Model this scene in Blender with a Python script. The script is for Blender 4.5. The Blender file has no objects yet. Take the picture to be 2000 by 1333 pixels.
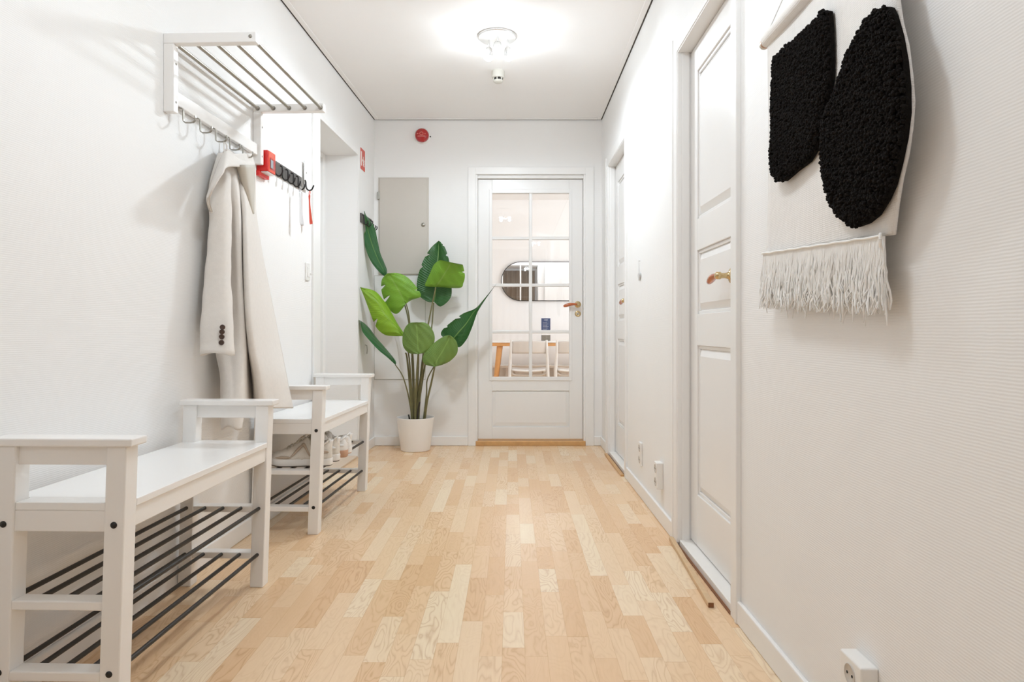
import bpy, bmesh, math, random
from mathutils import Vector, Matrix
random.seed(7)
PI = math.pi
SC = bpy.context.scene
COL = SC.collection

# ------------------------------------------------------------------ camera, world, exposure
F = 1333.0            # focal length in pixels of the 2000 px wide frame (24 mm lens)
HC = 0.894            # camera height
HORIZON = 645.0
cam_data = bpy.data.cameras.new('camera')
cam_data.lens = 36.0 * F / 2000.0
cam_data.sensor_width = 36.0
cam_data.shift_y = -(666.5 - HORIZON) / 2000.0
cam_data.clip_start = 0.02
cam = bpy.data.objects.new('camera', cam_data)
COL.objects.link(cam)
cam.location = (0, 0, HC)
cam.rotation_euler = (PI / 2, 0, 0)
SC.camera = cam

world = bpy.data.worlds.new('world')
SC.world = world
world.use_nodes = True
world.node_tree.nodes['Background'].inputs[0].default_value = (1.0, 0.97, 0.93, 1)
world.node_tree.nodes['Background'].inputs[1].default_value = 0.3

SC.view_settings.view_transform = 'Standard'
SC.view_settings.look = 'None'
SC.view_settings.gamma = 1.0
SC.view_settings.exposure = 0.05
SC.view_settings.use_curve_mapping = False
SC.cycles.max_bounces = 14
SC.cycles.diffuse_bounces = 8
SC.cycles.glossy_bounces = 5
SC.cycles.transparent_max_bounces = 12
SC.cycles.sample_clamp_indirect = 6.0

LAMP_COL = (0.81, 0.912, 1.0)
HALL_W = 54.0
HALL_LAMPS = [(-0.082, 3.776), (-0.10, 1.50), (0.40, -1.15)]   # hall ceiling spots, one behind the other
DINING_W = 18.0


def spot_light(name, loc, direction, watts, radius=0.02):
    ld = bpy.data.lights.new(name, 'SPOT')
    ld.energy = watts
    ld.color = LAMP_COL
    ld.shadow_soft_size = radius
    ld.spot_size = math.radians(174)
    ld.spot_blend = 0.35
    o = bpy.data.objects.new(name, ld)
    COL.objects.link(o)
    o.location = loc
    o.rotation_euler = Vector(direction).to_track_quat('-Z', 'Y').to_euler()
    return o


def bulb_light(name, loc, watts, radius=0.03):
    ld = bpy.data.lights.new(name, 'POINT')
    ld.energy = watts
    ld.color = LAMP_COL
    ld.shadow_soft_size = radius
    o = bpy.data.objects.new(name, ld)
    COL.objects.link(o)
    o.location = loc
    return o


# ------------------------------------------------------------------ room measures
CEIL = 2.523
YB = 5.277            # back wall
XR = 0.695            # right wall
XL0 = -1.271          # left wall x at y = 0
KL = 0.039            # its drift per metre
AL = math.atan(KL)


def xl(y):
    return XL0 + KL * y


def lw(y, v, z):      # point at distance v out from the left wall
    return (xl(y) + v * math.cos(AL), y - v * math.sin(AL), z)


def yl(px, v=0.0):    # where the left wall (moved out by v) stands in the picture column px
    return (v + XL0) / ((px - 1000) / F - KL)


def zz(py, d):
    return HC + (HORIZON - py) * d / F


def xx(px, d):
    return (px - 1000) * d / F


def P(px, py, d):
    return (xx(px, d), d, zz(py, d))


# ------------------------------------------------------------------ materials
MATS = {}


def nt(name):
    m = bpy.data.materials.new(name)
    m.use_nodes = True
    t = m.node_tree
    return m, t, t.nodes['Principled BSDF']


def N(t, typ, **kw):
    n = t.nodes.new(typ)
    for k, v in kw.items():
        setattr(n, k, v)
    return n


def math_node(t, op, a, b=None, c=None):
    n = t.nodes.new('ShaderNodeMath')
    n.operation = op
    for i, q in enumerate((a, b, c)):
        if q is None:
            continue
        if isinstance(q, (int, float)):
            n.inputs[i].default_value = q
        else:
            t.links.new(q, n.inputs[i])
    return n.outputs[0]


def mixcol(t, fac, a, b, blend='MIX'):
    n = t.nodes.new('ShaderNodeMix')
    n.data_type = 'RGBA'
    n.blend_type = blend
    for sock, q in ((n.inputs[0], fac), (n.inputs[6], a), (n.inputs[7], b)):
        if isinstance(q, (int, float)):
            sock.default_value = q
        elif isinstance(q, tuple):
            sock.default_value = q if len(q) == 4 else q + (1,)
        else:
            t.links.new(q, sock)
    return n.outputs[2]


def mat(name, color, rough=0.5, metal=0.0, var=0.03, vscale=12.0, bump=0.0, bscale=60.0,
        spec=0.5, coat=0.0, sheen=0.0, emit=None, estr=0.0, alpha=None):
    m, t, b = nt(name)
    tc = N(t, 'ShaderNodeTexCoord')
    nz = N(t, 'ShaderNodeTexNoise')
    nz.inputs['Scale'].default_value = vscale
    nz.inputs['Detail'].default_value = 4
    t.links.new(tc.outputs['Object'], nz.inputs['Vector'])
    dark = tuple(c * (1 - var) for c in color)
    lite = tuple(min(1, c * (1 + var)) for c in color)
    t.links.new(mixcol(t, nz.outputs['Fac'], dark, lite), b.inputs['Base Color'])
    b.inputs['Roughness'].default_value = rough
    b.inputs['Metallic'].default_value = metal
    b.inputs['Specular IOR Level'].default_value = spec
    b.inputs['Coat Weight'].default_value = coat
    b.inputs['Sheen Weight'].default_value = sheen
    if bump > 0:
        nb = N(t, 'ShaderNodeTexNoise')
        nb.inputs['Scale'].default_value = bscale
        nb.inputs['Detail'].default_value = 3
        t.links.new(tc.outputs['Object'], nb.inputs['Vector'])
        bp = N(t, 'ShaderNodeBump')
        bp.inputs['Strength'].default_value = bump
        bp.inputs['Distance'].default_value = 0.002
        t.links.new(nb.outputs['Fac'], bp.inputs['Height'])
        t.links.new(bp.outputs[0], b.inputs['Normal'])
    if emit:
        b.inputs['Emission Color'].default_value = emit + (1,)
        b.inputs['Emission Strength'].default_value = estr
    MATS[name] = m
    return m


# ribbed wallpaper under white paint
def wallpaper(name, color, strength):
    m, t, b = nt(name)
    tc = N(t, 'ShaderNodeTexCoord')
    nz = N(t, 'ShaderNodeTexNoise')
    nz.inputs['Scale'].default_value = 3.0
    t.links.new(tc.outputs['Object'], nz.inputs['Vector'])
    c2 = tuple(c * 0.97 for c in color)
    t.links.new(mixcol(t, nz.outputs['Fac'], color, c2), b.inputs['Base Color'])
    b.inputs['Roughness'].default_value = 0.62
    b.inputs['Specular IOR Level'].default_value = 0.3
    wv = N(t, 'ShaderNodeTexWave')
    wv.bands_direction = 'Z'
    wv.inputs['Scale'].default_value = 60.0
    wv.inputs['Distortion'].default_value = 1.6
    wv.inputs['Detail'].default_value = 2
    wv.inputs['Detail Scale'].default_value = 0.6
    t.links.new(tc.outputs['Object'], wv.inputs['Vector'])
    nz2 = N(t, 'ShaderNodeTexNoise')
    nz2.inputs['Scale'].default_value = 90.0
    t.links.new(tc.outputs['Object'], nz2.inputs['Vector'])
    s = math_node(t, 'MULTIPLY_ADD', nz2.outputs['Fac'], 0.35, wv.outputs['Fac'])
    bp = N(t, 'ShaderNodeBump')
    bp.inputs['Strength'].default_value = strength
    bp.inputs['Distance'].default_value = 0.0015
    t.links.new(s, bp.inputs['Height'])
    t.links.new(bp.outputs[0], b.inputs['Normal'])
    MATS[name] = m
    return m


def laminate():
    m, t, b = nt('laminate')
    tc = N(t, 'ShaderNodeTexCoord')
    sp = N(t, 'ShaderNodeSeparateXYZ')
    t.links.new(tc.outputs['Object'], sp.inputs[0])
    x, y = sp.outputs[0], sp.outputs[1]
    W = 0.0625
    xs = math_node(t, 'DIVIDE', math_node(t, 'ADD', x, 10.027), W)
    colid = math_node(t, 'FLOOR', xs)
    fx = math_node(t, 'FRACT', xs)
    wn = N(t, 'ShaderNodeTexWhiteNoise', noise_dimensions='1D')
    t.links.new(colid, wn.inputs['W'])
    ln = math_node(t, 'MULTIPLY_ADD', wn.outputs['Value'], 0.22, 0.26)
    wn2 = N(t, 'ShaderNodeTexWhiteNoise', noise_dimensions='1D')
    t.links.new(math_node(t, 'ADD', colid, 57.3), wn2.inputs['W'])
    off = math_node(t, 'MULTIPLY', wn2.outputs['Value'], 3.0)
    # uneven lengths along the strip
    wob = math_node(t, 'SINE', math_node(t, 'MULTIPLY_ADD', y, 5.1, math_node(t, 'MULTIPLY', wn2.outputs['Value'], 40.0)))
    yy = math_node(t, 'ADD', math_node(t, 'ADD', y, 10.0), math_node(t, 'MULTIPLY', wob, 0.09))
    ys = math_node(t, 'ADD', math_node(t, 'DIVIDE', yy, ln), off)
    rowid = math_node(t, 'FLOOR', ys)
    fy = math_node(t, 'FRACT', ys)
    cx = N(t, 'ShaderNodeCombineXYZ')
    t.links.new(colid, cx.inputs[0]); t.links.new(rowid, cx.inputs[1])
    w3 = N(t, 'ShaderNodeTexWhiteNoise', noise_dimensions='3D')
    t.links.new(cx.outputs[0], w3.inputs['Vector'])
    tone = w3.outputs['Value']
    # grain coordinates: stretched along y, displaced per strip
    sc3 = N(t, 'ShaderNodeVectorMath', operation='SCALE')
    t.links.new(w3.outputs['Color'], sc3.inputs[0]); sc3.inputs['Scale'].default_value = 30.0
    st = N(t, 'ShaderNodeVectorMath', operation='MULTIPLY')
    t.links.new(tc.outputs['Object'], st.inputs[0]); st.inputs[1].default_value = (1.0, 0.24, 1.0)
    gc = N(t, 'ShaderNodeVectorMath', operation='ADD')
    t.links.new(st.outputs[0], gc.inputs[0]); t.links.new(sc3.outputs[0], gc.inputs[1])
    nz = N(t, 'ShaderNodeTexNoise')
    nz.inputs['Scale'].default_value = 11.0
    nz.inputs['Detail'].default_value = 2.5
    nz.inputs['Distortion'].default_value = 0.35
    t.links.new(gc.outputs[0], nz.inputs['Vector'])
    rings = math_node(t, 'FRACT', math_node(t, 'MULTIPLY', nz.outputs['Fac'], 19.0))
    ringl = math_node(t, 'POWER', math_node(t, 'ABSOLUTE', math_node(t, 'MULTIPLY_ADD', rings, 2.0, -1.0)), 3.0)
    w4 = N(t, 'ShaderNodeSeparateColor')
    t.links.new(w3.outputs['Color'], w4.inputs[0])
    gstr = math_node(t, 'MULTIPLY_ADD', w4.outputs[1], 0.40, 0.06)
    # fine streaks
    st2 = N(t, 'ShaderNodeVectorMath', operation='MULTIPLY')
    t.links.new(gc.outputs[0], st2.inputs[0]); st2.inputs[1].default_value = (1.0, 0.12, 1.0)
    nf = N(t, 'ShaderNodeTexNoise')
    nf.inputs['Scale'].default_value = 170.0
    nf.inputs['Detail'].default_value = 3
    t.links.new(st2.outputs[0], nf.inputs['Vector'])
    cr = N(t, 'ShaderNodeValToRGB')
    e = cr.color_ramp.elements
    e[0].position = 0.0; e[0].color = FLOOR_DARK + (1,)
    e[1].position = 1.0; e[1].color = FLOOR_LIGHT + (1,)
    em = cr.color_ramp.elements.new(0.5); em.color = FLOOR_MID + (1,)
    em2 = cr.color_ramp.elements.new(0.82); em2.color = tuple(FLOOR_MID[i] * 0.6 + FLOOR_LIGHT[i] * 0.4 for i in range(3)) + (1,)
    t.links.new(tone, cr.inputs[0])
    c1 = mixcol(t, math_node(t, 'MULTIPLY', ringl, gstr), cr.outputs[0], FLOOR_GRAIN)
    c2 = mixcol(t, math_node(t, 'MULTIPLY', nf.outputs['Fac'], 0.16), c1, FLOOR_GRAIN)
    # seams
    ex = math_node(t, 'LESS_THAN', math_node(t, 'MINIMUM', fx, math_node(t, 'SUBTRACT', 1.0, fx)), 0.012)
    ey = math_node(t, 'LESS_THAN', math_node(t, 'MINIMUM', fy, math_node(t, 'SUBTRACT', 1.0, fy)), 0.003)
    seam = math_node(t, 'MULTIPLY', math_node(t, 'MAXIMUM', ex, ey), 0.3)
    c3 = mixcol(t, seam, c2, FLOOR_GRAIN)
    t.links.new(c3, b.inputs['Base Color'])
    b.inputs['Roughness'].default_value = 0.27
    b.inputs['Specular IOR Level'].default_value = 0.45
    bp = N(t, 'ShaderNodeBump')
    bp.inputs['Strength'].default_value = 0.12
    bp.inputs['Distance'].default_value = 0.001
    t.links.new(nf.outputs['Fac'], bp.inputs['Height'])
    t.links.new(bp.outputs[0], b.inputs['Normal'])
    MATS['laminate'] = m
    return m


def clear_glass(name, tint=(1, 1, 1), rough=0.0):
    m = bpy.data.materials.new(name)
    m.use_nodes = True
    t = m.node_tree
    t.nodes.clear()
    out = N(t, 'ShaderNodeOutputMaterial')
    tr = N(t, 'ShaderNodeBsdfTransparent')
    tr.inputs[0].default_value = tint + (1,)
    gl = N(t, 'ShaderNodeBsdfGlossy')
    gl.inputs['Roughness'].default_value = rough
    fr = N(t, 'ShaderNodeFresnel')
    fr.inputs[0].default_value = 1.5
    mx = N(t, 'ShaderNodeMixShader')
    t.links.new(fr.outputs[0], mx.inputs[0])
    t.links.new(tr.outputs[0], mx.inputs[1])
    t.links.new(gl.outputs[0], mx.inputs[2])
    t.links.new(mx.outputs[0], out.inputs[0])
    MATS[name] = m
    return m


def leaf_mat(name, front, back):
    m, t, b = nt(name)
    tc = N(t, 'ShaderNodeTexCoord')
    geo = N(t, 'ShaderNodeNewGeometry')
    nz = N(t, 'ShaderNodeTexNoise')
    nz.inputs['Scale'].default_value = 7.0
    t.links.new(tc.outputs['Object'], nz.inputs['Vector'])
    fr = mixcol(t, nz.outputs['Fac'], tuple(c * 0.8 for c in front), tuple(c * 1.2 for c in front))
    bk = mixcol(t, nz.outputs['Fac'], tuple(c * 0.85 for c in back), tuple(c * 1.15 for c in back))
    base = mixcol(t, geo.outputs['Backfacing'], fr, bk)
    # side veins from the UV map (u across, v along)
    uv = N(t, 'ShaderNodeUVMap')
    sp = N(t, 'ShaderNodeSeparateXYZ')
    t.links.new(uv.outputs[0], sp.inputs[0])
    au = math_node(t, 'ABSOLUTE', math_node(t, 'SUBTRACT', sp.outputs[0], 0.5))
    vv = math_node(t, 'SUBTRACT', sp.outputs[1], math_node(t, 'MULTIPLY', au, 0.30))
    sn = math_node(t, 'SINE', math_node(t, 'MULTIPLY', vv, 260.0))
    vein = math_node(t, 'MULTIPLY', math_node(t, 'POWER', math_node(t, 'ABSOLUTE', sn), 6.0), 0.07)
    c = mixcol(t, vein, base, (0.30, 0.48, 0.10))
    mid = math_node(t, 'LESS_THAN', au, 0.022)
    c = mixcol(t, math_node(t, 'MULTIPLY', mid, 0.45), c, (0.26, 0.42, 0.10))
    t.links.new(c, b.inputs['Base Color'])
    b.inputs['Roughness'].default_value = 0.38
    b.inputs['Subsurface Weight'].default_value = 0.0
    bp = N(t, 'ShaderNodeBump')
    bp.inputs['Strength'].default_value = 0.25
    bp.inputs['Distance'].default_value = 0.002
    t.links.new(sn, bp.inputs['Height'])
    t.links.new(bp.outputs[0], b.inputs['Normal'])
    MATS[name] = m
    return m


def woven(name, color, sx, sz, strength=0.5):
    m, t, b = nt(name)
    tc = N(t, 'ShaderNodeTexCoord')
    nz = N(t, 'ShaderNodeTexNoise')
    nz.inputs['Scale'].default_value = 40.0
    t.links.new(tc.outputs['Object'], nz.inputs['Vector'])
    t.links.new(mixcol(t, nz.outputs['Fac'], tuple(c * 0.92 for c in color), color), b.inputs['Base Color'])
    b.inputs['Roughness'].default_value = 0.95
    b.inputs['Sheen Weight'].default_value = 0.15
    b.inputs['Specular IOR Level'].default_value = 0.15
    w1 = N(t, 'ShaderNodeTexWave'); w1.bands_direction = 'Y'
    w1.inputs['Scale'].default_value = sx
    w1.inputs['Distortion'].default_value = 1.5
    w2 = N(t, 'ShaderNodeTexWave'); w2.bands_direction = 'Z'
    w2.inputs['Scale'].default_value = sz
    w2.inputs['Distortion'].default_value = 2.0
    for w in (w1, w2):
        t.links.new(tc.outputs['Object'], w.inputs['Vector'])
    h = math_node(t, 'ADD', math_node(t, 'MULTIPLY', w1.outputs['Fac'], w2.outputs['Fac']),
                  math_node(t, 'MULTIPLY', nz.outputs['Fac'], 0.8))
    bp = N(t, 'ShaderNodeBump')
    bp.inputs['Strength'].default_value = strength
    bp.inputs['Distance'].default_value = 0.0015
    t.links.new(h, bp.inputs['Height'])
    t.links.new(bp.outputs[0], b.inputs['Normal'])
    MATS[name] = m
    return m


FLOOR_LIGHT = (0.93, 0.775, 0.56)
FLOOR_MID = (0.87, 0.63, 0.40)
FLOOR_DARK = (0.80, 0.53, 0.31)
FLOOR_GRAIN = (0.50, 0.25, 0.11)
laminate()
wallpaper('wall_paint', (0.885, 0.878, 0.868), 0.16)
mat('ceiling_paint', (0.93, 0.918, 0.91), 0.8, var=0.01, vscale=3, bump=0.15, bscale=200)
mat('trim_paint', (0.87, 0.862, 0.85), 0.35, var=0.01, vscale=8)
mat('door_paint', (0.86, 0.85, 0.838), 0.32, var=0.012, vscale=6)
mat('bench_paint', (0.89, 0.875, 0.855), 0.3, var=0.01, vscale=8)
mat('seat_paint', (0.90, 0.895, 0.885), 0.22, var=0.008, vscale=8)
mat('black_steel', (0.025, 0.02, 0.016), 0.42, metal=0.3, var=0.2)
mat('screw_black', (0.012, 0.01, 0.009), 0.5, var=0.2)
mat('brushed_steel', (0.40, 0.37, 0.325), 0.32, metal=0.85, var=0.08, vscale=40)
mat('hook_steel', (0.36, 0.34, 0.30), 0.35, metal=0.8, var=0.08, vscale=40)
mat('chrome', (0.8, 0.8, 0.8), 0.12, metal=1.0, var=0.02)
mat('oak', (0.62, 0.36, 0.15), 0.4, var=0.18, vscale=30)
mat('raw_wood', (0.66, 0.46, 0.27), 0.6, var=0.15, vscale=40)
mat('reveal_floor', (0.74, 0.60, 0.47), 0.5, var=0.06, vscale=10)
mat('raw_wood_end', (0.22, 0.09, 0.035), 0.8, var=0.2, vscale=80)
mat('threshold_paint', (0.88, 0.86, 0.83), 0.5, var=0.03, vscale=20)
mat('gap_shade', (0.06, 0.05, 0.04), 0.9, var=0.1)
mat('alarm_red', (0.72, 0.012, 0.010), 0.25, var=0.05)
mat('dome_red', (0.42, 0.006, 0.008), 0.15, var=0.1, coat=0.5)
mat('sign_red', (0.62, 0.06, 0.035), 0.4, var=0.05)
mat('orange_red', (0.78, 0.09, 0.045), 0.35, var=0.06)
mat('sign_white', (0.85, 0.8, 0.75), 0.5, var=0.02)
mat('pale_red', (0.80, 0.30, 0.24), 0.5, var=0.02)
mat('plastic_white', (0.86, 0.85, 0.83), 0.3, var=0.01)
mat('socket_shade', (0.62, 0.58, 0.53), 0.5, var=0.03)
mat('hole_black', (0.02, 0.018, 0.015), 0.8, var=0.1)
mat('grey_plastic', (0.35, 0.37, 0.40), 0.4, var=0.2, vscale=60)
mat('rack_grey', (0.10, 0.092, 0.085), 0.45, var=0.06)
mat('hook_black', (0.015, 0.013, 0.012), 0.4, var=0.1)
mat('cabinet_grey', (0.60, 0.56, 0.505), 0.45, var=0.015)
mat('hinge_grey', (0.42, 0.42, 0.38), 0.45, var=0.05)
mat('brass', (0.66, 0.50, 0.27), 0.22, metal=0.95, var=0.05)
mat('amber_wood', (0.48, 0.12, 0.035), 0.22, var=0.3, vscale=50, coat=0.6)
mat('keyhole_silver', (0.72, 0.66, 0.55), 0.2, metal=0.9, var=0.05)
mat('clear_plastic', (0.75, 0.74, 0.72), 0.25, var=0.03)
mat('shoehorn_white', (0.66, 0.65, 0.65), 0.3, var=0.03)
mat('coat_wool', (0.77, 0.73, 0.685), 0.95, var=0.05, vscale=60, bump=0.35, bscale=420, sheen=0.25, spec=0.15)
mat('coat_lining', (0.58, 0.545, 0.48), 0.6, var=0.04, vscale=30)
mat('coat_button', (0.06, 0.028, 0.015), 0.35, var=0.4, vscale=120)
mat('shoe_mesh', (0.72, 0.67, 0.60), 0.85, var=0.07, vscale=80, bump=0.4, bscale=300)
mat('shoe_suede', (0.50, 0.40, 0.31), 0.9, var=0.06, vscale=60)
mat('shoe_white', (0.84, 0.82, 0.79), 0.5, var=0.03, vscale=40)
mat('shoe_lace', (0.60, 0.55, 0.46), 0.9, var=0.06, vscale=90)
mat('shoe_inner', (0.42, 0.38, 0.33), 0.95, var=0.06)
mat('shoe_gum', (0.55, 0.33, 0.22), 0.6, var=0.05)
mat('shoe_outsole', (0.10, 0.085, 0.07), 0.7, var=0.1)
mat('pot_ceramic', (0.90, 0.885, 0.865), 0.45, var=0.015)
mat('soil', (0.30, 0.28, 0.27), 0.9, var=0.2, bump=0.8, bscale=80)
mat('stem_olive', (0.17, 0.155, 0.065), 0.5, var=0.25, vscale=20)
mat('stem_dark', (0.045, 0.035, 0.028), 0.6, var=0.2)
leaf_mat('leaf_light', (0.165, 0.36, 0.028), (0.15, 0.34, 0.025))
leaf_mat('leaf_yellowish', (0.21, 0.39, 0.018), (0.10, 0.20, 0.04))
leaf_mat('leaf_olive', (0.135, 0.235, 0.045), (0.125, 0.22, 0.04))
leaf_mat('leaf_dark', (0.016, 0.095, 0.016), (0.03, 0.15, 0.02))
leaf_mat('leaf_blue', (0.02, 0.11, 0.032), (0.13, 0.27, 0.04))
woven('tapestry_weave', (0.87, 0.845, 0.815), 55.0, 75.0, 0.45)
mat('tapestry_black', (0.0095, 0.0078, 0.0068), 0.95, var=0.6, vscale=180, bump=0.6, bscale=500, spec=0.1)
mat('fringe_yarn', (0.93, 0.915, 0.89), 0.95, var=0.08, vscale=50, spec=0.15)
mat('cord', (0.72, 0.69, 0.66), 0.8, var=0.05)
mat('dowel_cream', (0.66, 0.62, 0.55), 0.5, var=0.06)
mat('copper', (0.62, 0.36, 0.24), 0.35, metal=0.7, var=0.05)
mat('silver', (0.62, 0.62, 0.62), 0.3, metal=0.6, var=0.05)
mat('detector_white', (0.66, 0.64, 0.58), 0.5, var=0.02)
mat('bulb', (1, 1, 1), 0.3, var=0.0, emit=(1.0, 0.97, 0.93), estr=30.0)
mat('table_pine', (0.72, 0.36, 0.13), 0.4, var=0.15, vscale=25)
mat('table_white', (0.88, 0.87, 0.85), 0.25, var=0.01)
mat('chair_white', (0.78, 0.76, 0.73), 0.4, var=0.01)
mat('chair_panel', (0.68, 0.64, 0.60), 0.45, var=0.02)
mat('navy', (0.045, 0.07, 0.16), 0.4, var=0.1)
mat('photo_print', (0.22, 0.19, 0.15), 0.4, var=0.7, vscale=70)
mat('mirror_glass', (0.92, 0.92, 0.92), 0.0, metal=1.0, var=0.0)
mat('mirror_frame', (0.03, 0.028, 0.025), 0.4, var=0.1)
mat('curtain_brown', (0.30, 0.22, 0.155), 0.9, var=0.1, vscale=5)
clear_glass('door_glass')


# ------------------------------------------------------------------ mesh builder
class MB:
    def __init__(self, T=None):
        self.v, self.f, self.s, self.T, self.uv = [], [], [], T, None

    def add(self, verts, faces, smooth=False):
        o = len(self.v)
        if self.T:
            verts = [self.T(*p) for p in verts]
        self.v += [tuple(p) for p in verts]
        self.f += [tuple(i + o for i in f) for f in faces]
        self.s += [smooth] * len(faces)
        return self

    def box(self, x0, x1, y0, y1, z0, z1):
        vs = [(x, y, z) for z in (z0, z1) for y in (y0, y1) for x in (x0, x1)]
        return self.add(vs, [(0, 2, 3, 1), (4, 5, 7, 6), (0, 1, 5, 4), (2, 6, 7, 3), (0, 4, 6, 2), (1, 3, 7, 5)])

    def hexa(self, p):  # eight corners, bottom loop then top loop
        return self.add(p, [(0, 3, 2, 1), (4, 5, 6, 7), (0, 1, 5, 4), (1, 2, 6, 5), (2, 3, 7, 6), (3, 0, 4, 7)])

    def frustum(self, r0, w0, r1, w1):
        # rectangles (u0,u1,z0,z1) in the plane, at offsets w0 and w1 : coordinates (u, w, z)
        a, b, c, d = r0
        e, f, g, h = r1
        p = [(a, w0, c), (b, w0, c), (b, w0, d), (a, w0, d), (e, w1, g), (f, w1, g), (f, w1, h), (e, w1, h)]
        return self.add(p, [(0, 3, 2, 1), (4, 5, 6, 7), (0, 1, 5, 4), (1, 2, 6, 5), (2, 3, 7, 6), (3, 0, 4, 7)])

    def loft(self, rings, caps=True, smooth=True, closed=True):
        n = len(rings[0])
        vs = [p for r in rings for p in r]
        fs = []
        for k in range(len(rings) - 1):
            for i in range(n if closed else n - 1):
                j = (i + 1) % n
                fs.append((k * n + i, k * n + j, (k + 1) * n + j, (k + 1) * n + i))
        self.add(vs, fs, smooth)
        if caps and closed:
            self.add(list(rings[0]), [tuple(range(n - 1, -1, -1))])
            self.add(list(rings[-1]), [tuple(range(n))])
        return self

    def tube(self, path, r, n=10, flat=1.0, smooth=True, caps=True, up=None):
        pts = [Vector(p) for p in path]
        rs = r if isinstance(r, (list, tuple)) else [r] * len(pts)
        rings = []
        ref = None
        for i, p in enumerate(pts):
            d = (pts[min(i + 1, len(pts) - 1)] - pts[max(i - 1, 0)])
            if d.length < 1e-9:
                d = Vector((0, 0, 1))
            d.normalize()
            if ref is None:
                ref = Vector(up) if up else (Vector((0, 0, 1)) if abs(d.z) < 0.9 else Vector((1, 0, 0)))
            a = d.cross(ref)
            if a.length < 1e-6:
                a = d.cross(Vector((0.3, 1, 0.2)))
            a.normalize()
            b = a.cross(d).normalized()
            ref = b
            rings.append([tuple(p + a * math.cos(2 * PI * k / n) * rs[i] + b * math.sin(2 * PI * k / n) * rs[i] * flat) for k in range(n)])
        return self.loft(rings, caps, smooth)

    def lathe(self, prof, center=(0, 0, 0), axis='z', n=32, smooth=True):
        cx, cy, cz = center
        rings = []
        for r, h in prof:
            ring = []
            for k in range(n):
                a = 2 * PI * k / n
                u, v = r * math.cos(a), r * math.sin(a)
                if axis == 'z':
                    ring.append((cx + u, cy + v, cz + h))
                elif axis == 'y':
                    ring.append((cx + u, cy + h, cz + v))
                else:
                    ring.append((cx + h, cy + u, cz + v))
            rings.append(ring)
        return self.loft(rings, True, smooth)

    def prism(self, poly, fn, w0, w1, smooth=False):
        # poly of 2D points, fn(a, b, w) -> 3D
        n = len(poly)
        vs = [fn(a, b, w0) for a, b in poly] + [fn(a, b, w1) for a, b in poly]
        fs = [tuple(range(n - 1, -1, -1)), tuple(range(n, 2 * n))]
        fs += [(i, (i + 1) % n, n + (i + 1) % n, n + i) for i in range(n)]
        return self.add(vs, fs, smooth)

    def grid(self, rows, smooth=True):
        n = len(rows[0])
        vs = [p for r in rows for p in r]
        fs = [(k * n + i, k * n + i + 1, (k + 1) * n + i + 1, (k + 1) * n + i)
              for k in range(len(rows) - 1) for i in range(n - 1)]
        return self.add(vs, fs, smooth)


def world_inv(parent):
    m = Matrix.Identity(4)
    chain = []
    while parent is not None:
        chain.append(parent)
        parent = parent.parent
    for p in reversed(chain):
        m = m @ (Matrix.Translation(p.location) @ p.rotation_euler.to_matrix().to_4x4())
    return m.inverted()


def build(name, mb, material, parent=None, bevel=0.0, seg=2, local=False, recalc=True, solid=0.0, sub=0, origin=None):
    """One mesh object. Vertices are world coordinates unless local."""
    vs = mb.v
    if parent is not None and not local:
        inv = world_inv(parent)
        vs = [tuple(inv @ Vector(p)) for p in vs]
    me = bpy.data.meshes.new(name)
    if origin is not None:
        vs = [(p[0] - origin[0], p[1] - origin[1], p[2] - origin[2]) for p in vs]
    me.from_pydata(vs, [], mb.f)
    me.polygons.foreach_set('use_smooth', mb.s)
    if mb.uv:
        layer = me.uv_layers.new(name='UVMap')
        for lp in me.loops:
            layer.data[lp.index].uv = mb.uv[lp.vertex_index]
    if recalc:
        bm = bmesh.new(); bm.from_mesh(me)
        bmesh.ops.recalc_face_normals(bm, faces=bm.faces)
        bm.to_mesh(me); bm.free()
    me.update()
    if isinstance(material, str):
        material = MATS[material]
    me.materials.append(material)
    o = bpy.data.objects.new(name, me)
    COL.objects.link(o)
    if origin is not None:
        o.location = origin
    if parent is not None:
        o.parent = parent
    if solid:
        md = o.modifiers.new('thickness', 'SOLIDIFY'); md.thickness = abs(solid); md.offset = 1 if solid > 0 else -1
    if sub:
        md = o.modifiers.new('smooth', 'SUBSURF'); md.levels = sub; md.render_levels = sub
    if bevel:
        md = o.modifiers.new('bevel', 'BEVEL'); md.width = bevel; md.segments = seg
        md.limit_method = 'ANGLE'; md.angle_limit = math.radians(40)
    return o


def tag(o, label=None, cat=None, group=None, kind=None):
    if label: o['label'] = label
    if cat: o['category'] = cat
    if group: o['group'] = group
    if kind: o['kind'] = kind
    return o


def thing(name, label, cat, loc=(0, 0, 0), rz=0.0, group=None):
    o = bpy.data.objects.new(name, None)
    o.empty_display_size = 0.05
    COL.objects.link(o)
    o.location = loc
    o.rotation_euler = (0, 0, rz)
    return tag(o, label, cat, group)


def struct(name, mb, material, **kw):
    return tag(build(name, mb, material, **kw), kind='structure')


def struct_root(name, loc=(0, 0, 0)):
    o = bpy.data.objects.new(name, None)
    COL.objects.link(o)
    o.location = loc
    return tag(o, kind='structure')


def smooth_interp(pts, n):
    """Catmull-Rom through tuples."""
    out = []
    m = len(pts)
    for k in range(n + 1):
        s = k * (m - 1) / n
        i = min(int(s), m - 2)
        u = s - i
        p0, p1, p2, p3 = pts[max(i - 1, 0)], pts[i], pts[i + 1], pts[min(i + 2, m - 1)]
        out.append(tuple(0.5 * (2 * b + (c - a) * u + (2 * a - 5 * b + 4 * c - d) * u * u + (3 * b - a - 3 * c + d) * u ** 3)
                         for a, b, c, d in zip(p0, p1, p2, p3)))
    return out

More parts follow.
